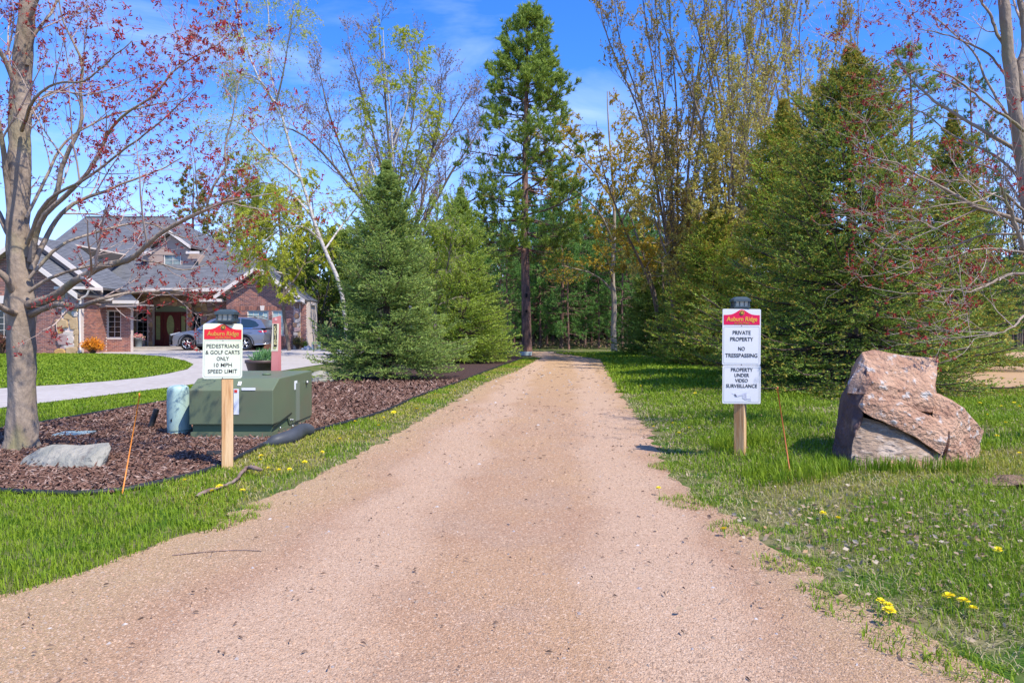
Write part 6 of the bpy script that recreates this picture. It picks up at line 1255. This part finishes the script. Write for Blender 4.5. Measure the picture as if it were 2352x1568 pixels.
def tree(name, label, base, stems, levels, bark, twig, leaf, seed, nleaf, lsize, group=None, leaf_lev=-1, asp=.6, ldens=None, droop=0.):
    """stems: list of (pts(px,py,Y), widths px); levels: dicts for kids()"""
    r = np.random.default_rng(seed); org = tuple(base); t = thing(name, label, 'tree', org, group); SP, SR = [], []
    for pts, w_ in stems: p, q = limb(pts, w_, 20); p[2:-1] += np.cumsum(r.normal(size=(17, 3)), 0)*.004*np.linalg.norm(p[-1]-p[0])/10; SP.append(p); SR.append(q)
    SP, SR = np.array(SP), np.array(SR); MB().tubes(SP[:1], SR[:1], 12).build('trunk', bark, t, org)
    b = MB()
    if len(SP) > 1: b.tubes(SP[1:], SR[1:], 8)
    PP, RR = SP, SR; lv = []; tb = MB()
    for i, l_ in enumerate(levels):
        PP, RR = kids(r, PP, RR, **l_); tb.tubes(PP, RR, 5 if i == 0 else 3); lv.append(PP)
    if b.n: b.build('limbs', bark, t, org)
    tb.build('branches', twig, t, org)
    if leaf is not None:
        src = lv[leaf_lev]; pos, ax = pts_on(r, src, int(nleaf*1.25), .15)
        if ldens is not None: s = r.random(len(pos)) < ldens(pos); pos = pos[s]
        pos = pos+r.normal(size=pos.shape)*.02; mb_ = MB(); leaves(mb_, r, pos, lsize*LS, 0, asp, droop, tri=True); mb_.build('leaves', leaf, t, org)
    return t
# leaning white birch
Yb1 = 27.
tree('birch_tree', 'leaning white-barked birch with lime green hanging twigs between the house and the left spruce', W(790, 812, Yb1)*[1, 1, 0],
 [([(800, 820, Yb1), (778, 645, Yb1), (745, 570, Yb1), (735, 545, Yb1), (712, 480, Yb1), (700, 435, Yb1), (685, 395, Yb1), (664, 330, Yb1), (648, 270, Yb1), (632, 215, Yb1), (620, 160, Yb1), (618, 60, Yb1), (610, -60, Yb1)], [10, 9, 8, 8, 7, 7, 6, 6, 5, 4, 3, 2.5, 1.5]),
  ([(640, 245, Yb1), (600, 190, Yb1+1), (570, 120, Yb1+1.5), (545, 20, Yb1+2), (535, -50, Yb1+2)], [5, 4, 3, 3, 2]), ([(636, 230, Yb1), (650, 170, Yb1-1), (662, 100, Yb1-1.5), (675, 10, Yb1-2)], [5, 4, 3, 2]),
  ([(690, 410, Yb1), (620, 350, Yb1-1), (570, 300, Yb1-1.5), (530, 270, Yb1-2)], [6, 5, 3, 2]), ([(720, 500, Yb1), (660, 440, Yb1+1), (600, 420, Yb1+1.5), (560, 440, Yb1+2)], [6, 5, 3, 2]),
  ([(745, 575, Yb1), (800, 500, Yb1+1), (830, 470, Yb1+1), (860, 470, Yb1+1)], [5, 4, 3, 2]), ([(735, 550, Yb1), (690, 520, Yb1-1), (640, 530, Yb1-1.2), (600, 560, Yb1-1.5)], [5, 4, 3, 2]), ([(640, 260, Yb1), (590, 180, Yb1-1), (540, 160, Yb1-1.2), (515, 110, Yb1-1.5)], [4, 4, 3, 2])],
 [dict(m=9, lr=(.9, 2.4), ang=(25, 60), up=.1, K=6, tmin=.3, rr=.5, rmin=.006, wob=.09), dict(m=6, lr=(.5, 1.3), ang=(25, 60), up=-.3, K=5, rmin=.004, wob=.1), dict(m=5, lr=(.4, 1.1), ang=(20, 60), up=-.75, K=4, rmin=.0035, wob=.1)],
 m_bw, m_btw, m_lime, 41, 60000, .042, ldens=lambda p: np.clip((9.5-p[:, 2])/4., .22, 1), asp=.55)
Yb3 = 30.
tree('lime_tree', 'loose lime green young tree at the right corner of the brick house', W(660, 806, Yb3)*[1, 1, 0],
 [([(664, 805, Yb3), (650, 700, Yb3), (652, 600, Yb3), (640, 500, Yb3), (640, 420, Yb3)], [8, 7, 6, 4, 2]), ([(655, 700, Yb3), (620, 640, Yb3-.5), (600, 560, Yb3-.8), (595, 470, Yb3-1)], [5, 4, 3, 2]), ([(652, 680, Yb3), (700, 600, Yb3+.5), (720, 520, Yb3+.8), (715, 440, Yb3+1)], [5, 4, 3, 2])],
 [dict(m=8, lr=(.7, 1.8), ang=(30, 65), up=.1, K=5, tmin=.2, rr=.5, rmin=.006), dict(m=6, lr=(.4, 1.0), ang=(30, 60), up=-.3, K=4, rmin=.004), dict(m=4, lr=(.3, .7), ang=(20, 60), up=-.6, K=2, rmin=.0035)], m_gtw, m_btw, m_lime, 42, 30000, .045)
# thin birch behind the nearest left spruce
Yb2 = 32.
tree('birch_tree', 'slim white birch with yellow-green leaves rising behind the left spruces', W(930, 806, Yb2)*[1, 1, 0],
 [([(945, 808, Yb2), (935, 560, Yb2), (915, 440, Yb2), (908, 400, Yb2), (900, 310, Yb2), (895, 240, Yb2), (885, 160, Yb2), (880, 70, Yb2)], [7, 6, 5, 5, 4, 3, 2.5, 1.5]), ([(925, 480, Yb2), (950, 400, Yb2-.8), (965, 330, Yb2-1), (985, 250, Yb2-1)], [5, 4, 3, 2]), ([(920, 520, Yb2), (870, 420, Yb2+.5), (840, 330, Yb2+1), (820, 230, Yb2+1)], [5, 4, 3, 2]), ([(905, 330, Yb2), (935, 240, Yb2), (940, 160, Yb2), (930, 90, Yb2)], [4, 3, 3, 2])],
 [dict(m=10, lr=(.8, 1.9), ang=(20, 50), up=.2, K=5, tmin=.25, rr=.5, rmin=.006), dict(m=6, lr=(.5, 1.1), ang=(25, 55), up=-.1, K=4, rmin=.004), dict(m=4, lr=(.3, .8), ang=(20, 60), up=-.5, K=2, rmin=.0035)], m_bw, m_btw, m_lime, 43, 15000, .05)
Yb4 = 19.5
tree('weeping_larch', 'feathery yellow-green young tree squeezed between the two left spruces', W(985, 838, Yb4)*[1, 1, 0],
 [([(1000, 838, Yb4), (1000, 700, Yb4), (1003, 560, Yb4), (1005, 440, Yb4)], [7, 6, 4, 2]), ([(1000, 700, Yb4), (1030, 600, Yb4-.5), (1040, 520, Yb4-.6)], [4, 3, 2]), ([(1000, 690, Yb4), (975, 600, Yb4-.4), (965, 520, Yb4-.5)], [4, 3, 2])],
 [dict(m=13, lr=(.5, 1.1), ang=(35, 70), up=0, K=5, tmin=.15, rr=.5, rmin=.005), dict(m=7, lr=(.25, .6), ang=(30, 60), up=-.4, K=4, rmin=.0035), dict(m=4, lr=(.15, .4), ang=(20, 60), up=-.8, K=2, rmin=.003)], m_gtw, m_btw, M('fresh_green', (.26, .38, .04), isl=[(.24, .36, .04), (.36, .42, .05), (.16, .28, .03)], isl_amt=.9, trans=.4), 44, 12000, .045, asp=.35, droop=.6)
# big vase-shaped bare tree
Yv_ = 38.
vs_ = [([(860, 806, Yv_), (880, 640, Yv_), (868, 560, Yv_), (845, 480, Yv_), (800, 420, Yv_), (740, 350, Yv_), (680, 300, Yv_), (640, 290, Yv_)], [20, 14, 10, 8, 6, 5, 4, 2]),
 ([(880, 640, Yv_), (860, 520, Yv_-1), (800, 380, Yv_-1.5), (750, 240, Yv_-2), (735, 170, Yv_-2)], [9, 7, 5, 3.5, 1.5]), ([(880, 640, Yv_), (890, 480, Yv_+1), (860, 320, Yv_+1.5), (820, 180, Yv_+2), (800, 110, Yv_+2)], [9, 7, 5, 3.5, 1.5]),
 ([(880, 640, Yv_), (900, 460, Yv_), (890, 300, Yv_), (880, 180, Yv_), (870, 70, Yv_)], [9, 7, 5, 3.5, 1.5]), ([(885, 630, Yv_), (960, 500, Yv_-1), (985, 380, Yv_-1), (1010, 260, Yv_-1.5), (1015, 170, Yv_-2)], [9, 7, 5, 3.5, 1.5]),
 ([(885, 620, Yv_), (990, 480, Yv_+1), (1040, 390, Yv_+1), (1075, 340, Yv_+1.5), (1110, 280, Yv_+2)], [9, 6, 5, 3, 1.5]), ([(885, 640, Yv_), (1010, 510, Yv_-1), (1060, 470, Yv_-1), (1100, 450, Yv_-1), (1130, 400, Yv_-1)], [8, 6, 4, 3, 1.5]),
 ([(885, 600, Yv_), (960, 420, Yv_+.5), (1040, 280, Yv_+1), (1080, 210, Yv_+1)], [7, 5, 3.5, 1.5]), ([(885, 600, Yv_), (920, 400, Yv_+.5), (950, 250, Yv_+1), (960, 110, Yv_+1)], [7, 5, 3.5, 1.5])]
tree('bare_tree', 'wide vase-shaped bare tree with fanning limbs and tiny buds behind the left spruces', W(870, 806, Yv_)*[1, 1, 0], vs_,
 [dict(m=13, lr=(1.3, 3.2), ang=(18, 45), up=.25, K=6, tmin=.25, rr=.55, rmin=.010, wob=.1), dict(m=7, lr=(.7, 1.8), ang=(20, 50), up=.2, K=5, rmin=.008, wob=.12), dict(m=5, lr=(.4, 1.0), ang=(20, 50), up=.2, K=4, rmin=.006, wob=.12)], M('bare_bark', (.13, .11, .09), (.09, .075, .06), scale=4, rough=.95), M('bare_twig', (.17, .125, .11), rough=.95), m_tanbud, 45, 16000, .055)
# multi-stemmed budding trees on the right
def clump(name, label, cx_, cy_, Y, n, spread, top, seed, leaf, nleaf, ls, lsize=.05, bark=None, w0=10, ldens=None, bend=.35):
    r = np.random.default_rng(seed); st = []
    for k in range(n):
        a = (k+.5)/n*2-1+r.normal()*.08; dy = r.normal()*1.1; x1 = cx_+a*spread; tp = top+abs(a)*60+r.uniform(-40, 60)
        st.append(([(cx_+a*10, cy_, Y), (cx_+a*spread*bend*.45, cy_-(cy_-tp)*.3, Y+dy*.3), (cx_+a*spread*bend*1.35, cy_-(cy_-tp)*.6, Y+dy*.7), (x1*.92+cx_*.08+r.uniform(-10, 10), cy_-(cy_-tp)*.85, Y+dy), (x1, tp, Y+dy)], [w0*r.uniform(.7, 1.1), w0*.75, w0*.55, w0*.33, w0*.15]))
    return tree(name, label, W(cx_, cy_, Y)*[1, 1, 0]+[0, 0, .1], st, ls, bark or m_gtw, m_gtw, leaf, seed, nleaf, lsize, ldens=ldens)
lv_up = [dict(m=12, lr=(1.0, 2.8), ang=(12, 34), up=.45, K=6, tmin=.12, rr=.55, rmin=.008, wob=.07), dict(m=7, lr=(.5, 1.4), ang=(16, 42), up=.4, K=4, rmin=.006, wob=.1), dict(m=3, lr=(.25, .6), ang=(20, 50), up=.3, K=2, rmin=.004, wob=.1)]
clump('budding_tree', 'tall many-stemmed budding tree with straight upright limbs left of the big right spruces', 1560, 830, 24., 9, 200, -150, 51, m_brownbud, 20000, lv_up, .05, w0=7.5)
clump('budding_tree', 'many-stemmed budding tree whose dense limbs rise directly behind the right sign and spruce', 1690, 842, 21.5, 8, 190, -190, 52, m_olive, 22000, lv_up, .046, w0=8)
clump('budding_tree', 'budding tree with brownish upright twigs above the big yellow-tipped spruce', 1850, 830, 25., 7, 190, -80, 53, m_brownbud, 14000, lv_up, .05, w0=7)
# amber tree at the bend
Ya = 33.
lv_sp = [dict(m=9, lr=(.9, 2.4), ang=(35, 75), up=.05, K=6, tmin=.25, rr=.45, rmin=.007, wob=.1), dict(m=6, lr=(.5, 1.2), ang=(30, 60), up=.05, K=4, rmin=.005), dict(m=4, lr=(.25, .6), ang=(25, 60), up=-.1, K=2, rmin=.004)]
tree('amber_tree', 'slim pale-trunked tree with amber spring leaves at the right side of the path bend', W(1410, 810, Ya)*[1, 1, 0],
 [([(1411, 811, Ya), (1409, 760, Ya), (1411, 700, Ya), (1407, 640, Ya), (1409, 580, Ya), (1412, 520, Ya), (1408, 420, Ya), (1400, 300, Ya), (1395, 210, Ya)], [16, 12, 12, 10, 10, 8, 6, 4, 2]),
  ([(1408, 670, Ya), (1385, 645, Ya), (1350, 625, Ya-.4), (1310, 615, Ya-.8), (1290, 610, Ya-1)], [5, 4, 3, 2, 1.5]), ([(1410, 560, Ya), (1370, 480, Ya-1), (1310, 430, Ya-1.4), (1240, 400, Ya-1.6)], [6, 4, 3, 2]), ([(1411, 540, Ya), (1450, 470, Ya-1), (1490, 400, Ya-1.2), (1520, 320, Ya-1.5)], [6, 4, 3, 2]),
  ([(1412, 580, Ya), (1460, 560, Ya-1), (1520, 560, Ya-1.2), (1580, 590, Ya-1.5)], [5, 4, 3, 2]), ([(1409, 460, Ya), (1350, 380, Ya+.5), (1280, 320, Ya+.8), (1230, 290, Ya+1)], [5, 4, 3, 2])],
 lv_sp, M('pale_bark', (.36, .30, .23), (.25, .2, .16), scale=8, rough=.9, stretch=(1, 1, .4)), m_gtw, m_amber, 54, 24000, .05, ldens=lambda p: np.clip((p[:, 2]-3.2)/1.5, 0, 1))
clump('amber_tree', 'spreading tree with amber and olive leaves hanging over the grass left of the right sign', 1530, 826, 27., 6, 210, 250, 55, m_amber, 26000, lv_sp, .045, w0=8, bend=.5)
clump('olive_tree', 'tree dense with small yellow-olive leaves in front of the upright budding stems', 1640, 838, 22.5, 6, 170, 330, 56, m_olive, 26000, lv_sp, .045, w0=8, bend=.5)
clump('yellow_twig_tree', 'thin yellow-budded tree peeking beside the top of the big yellow-tipped spruce', 1790, 830, 18., 4, 110, 180, 57, m_olive, 7000, lv_up, .045, w0=7)
# green and bare background trees
LB = 'green bushy tree in the background beyond the house corner'; GB = 'bushy trees beyond the house corner'
m_bush = M('bush_green', (.2, .28, .04), isl=[(.18, .28, .03), (.28, .36, .05), (.13, .2, .03), (.34, .38, .06)], isl_amt=.9, trans=.35)
k0 = clump('bushy_tree', LB, 730, 806, 46., 7, 90, 560, 61, m_bush, 16000, lv_sp, .10, w0=6, bend=.6); k0['group'] = GB
for px, Y, s in ((800, 50, 1.1), (860, 48, 1.2), (940, 52, 1.2), (1010, 50, 1.1), (1080, 54, 1.2), (770, 56, 1.2), (690, 58, 1.1), (900, 58, 1.3)):
    c = copy_tree(k0); c.location = (WX(px, Y), Y, 0); c.scale = (s,)*3; c.rotation_euler = (0, 0, px); c['label'] = LB; c['group'] = GB
LB2 = 'grey leafless tree in the distance beyond the gravel lot'; GB2 = 'leafless trees beyond the gravel lot'
k1 = clump('leafless_tree', LB2, 2270, 806, 46., 5, 80, 330, 62, m_tanbud, 6000, lv_up, .07, w0=6); k1['group'] = GB2
for px, Y, s in ((2180, 50, 1.), (2340, 44, 1.), (2130, 46, .9), (2400, 50, 1.1)):
    c = copy_tree(k1); c.location = (WX(px, Y), Y, 0); c.scale = (s,)*3; c.rotation_euler = (0, 0, px); c['label'] = LB2; c['group'] = GB2
# far wood closing the horizon: foliage mass
r = np.random.default_rng(91); n = 85000; a = r.uniform(-100, 100, n); x = a; y = r.uniform(82, 96, n); z = r.random(n)**.8*(7.+2.5*np.sin(a*.35)+1.5*np.sin(a*1.1+1)+1.*np.sin(a*2.7))
mb = MB(); leaves(mb, r, np.stack([x, y, z], 1), 1.05, 0, .7, tri=True); mb.build('distant_wood', M('far_foliage', (.05, .10, .03), isl=[(.04, .08, .03), (.08, .13, .03), (.12, .13, .05), (.05, .09, .04)], isl_amt=.9), kind='stuff')
n = 26000; x = r.uniform(-12, 26, n); y = r.uniform(62, 74, n); z = r.random(n)**1.1*3.4; mb = MB(); leaves(mb, r, np.stack([x, y, z], 1), .5, 0, .6, tri=True); mb.build('undergrowth', M('undergrowth_green', (.05, .09, .03), isl=[(.03, .06, .02), (.07, .12, .03), (.10, .10, .05)], isl_amt=.9), kind='stuff')
# forest floor litter strip under the wood
x = r.uniform(-8, 20, 5000); y = r.uniform(37, 60, 5000); mb = MB(); leaves(mb, r, np.stack([x, y, r.uniform(.02, .3, 5000)], 1), .14, 0, .6, 0, np.array([0, 0, .3]), .8); mb.build('forest_litter', M('litter', (.2, .12, .07), isl=[(.12, .08, .05), (.28, .18, .1), (.06, .09, .03)], isl_amt=.9), kind='stuff')
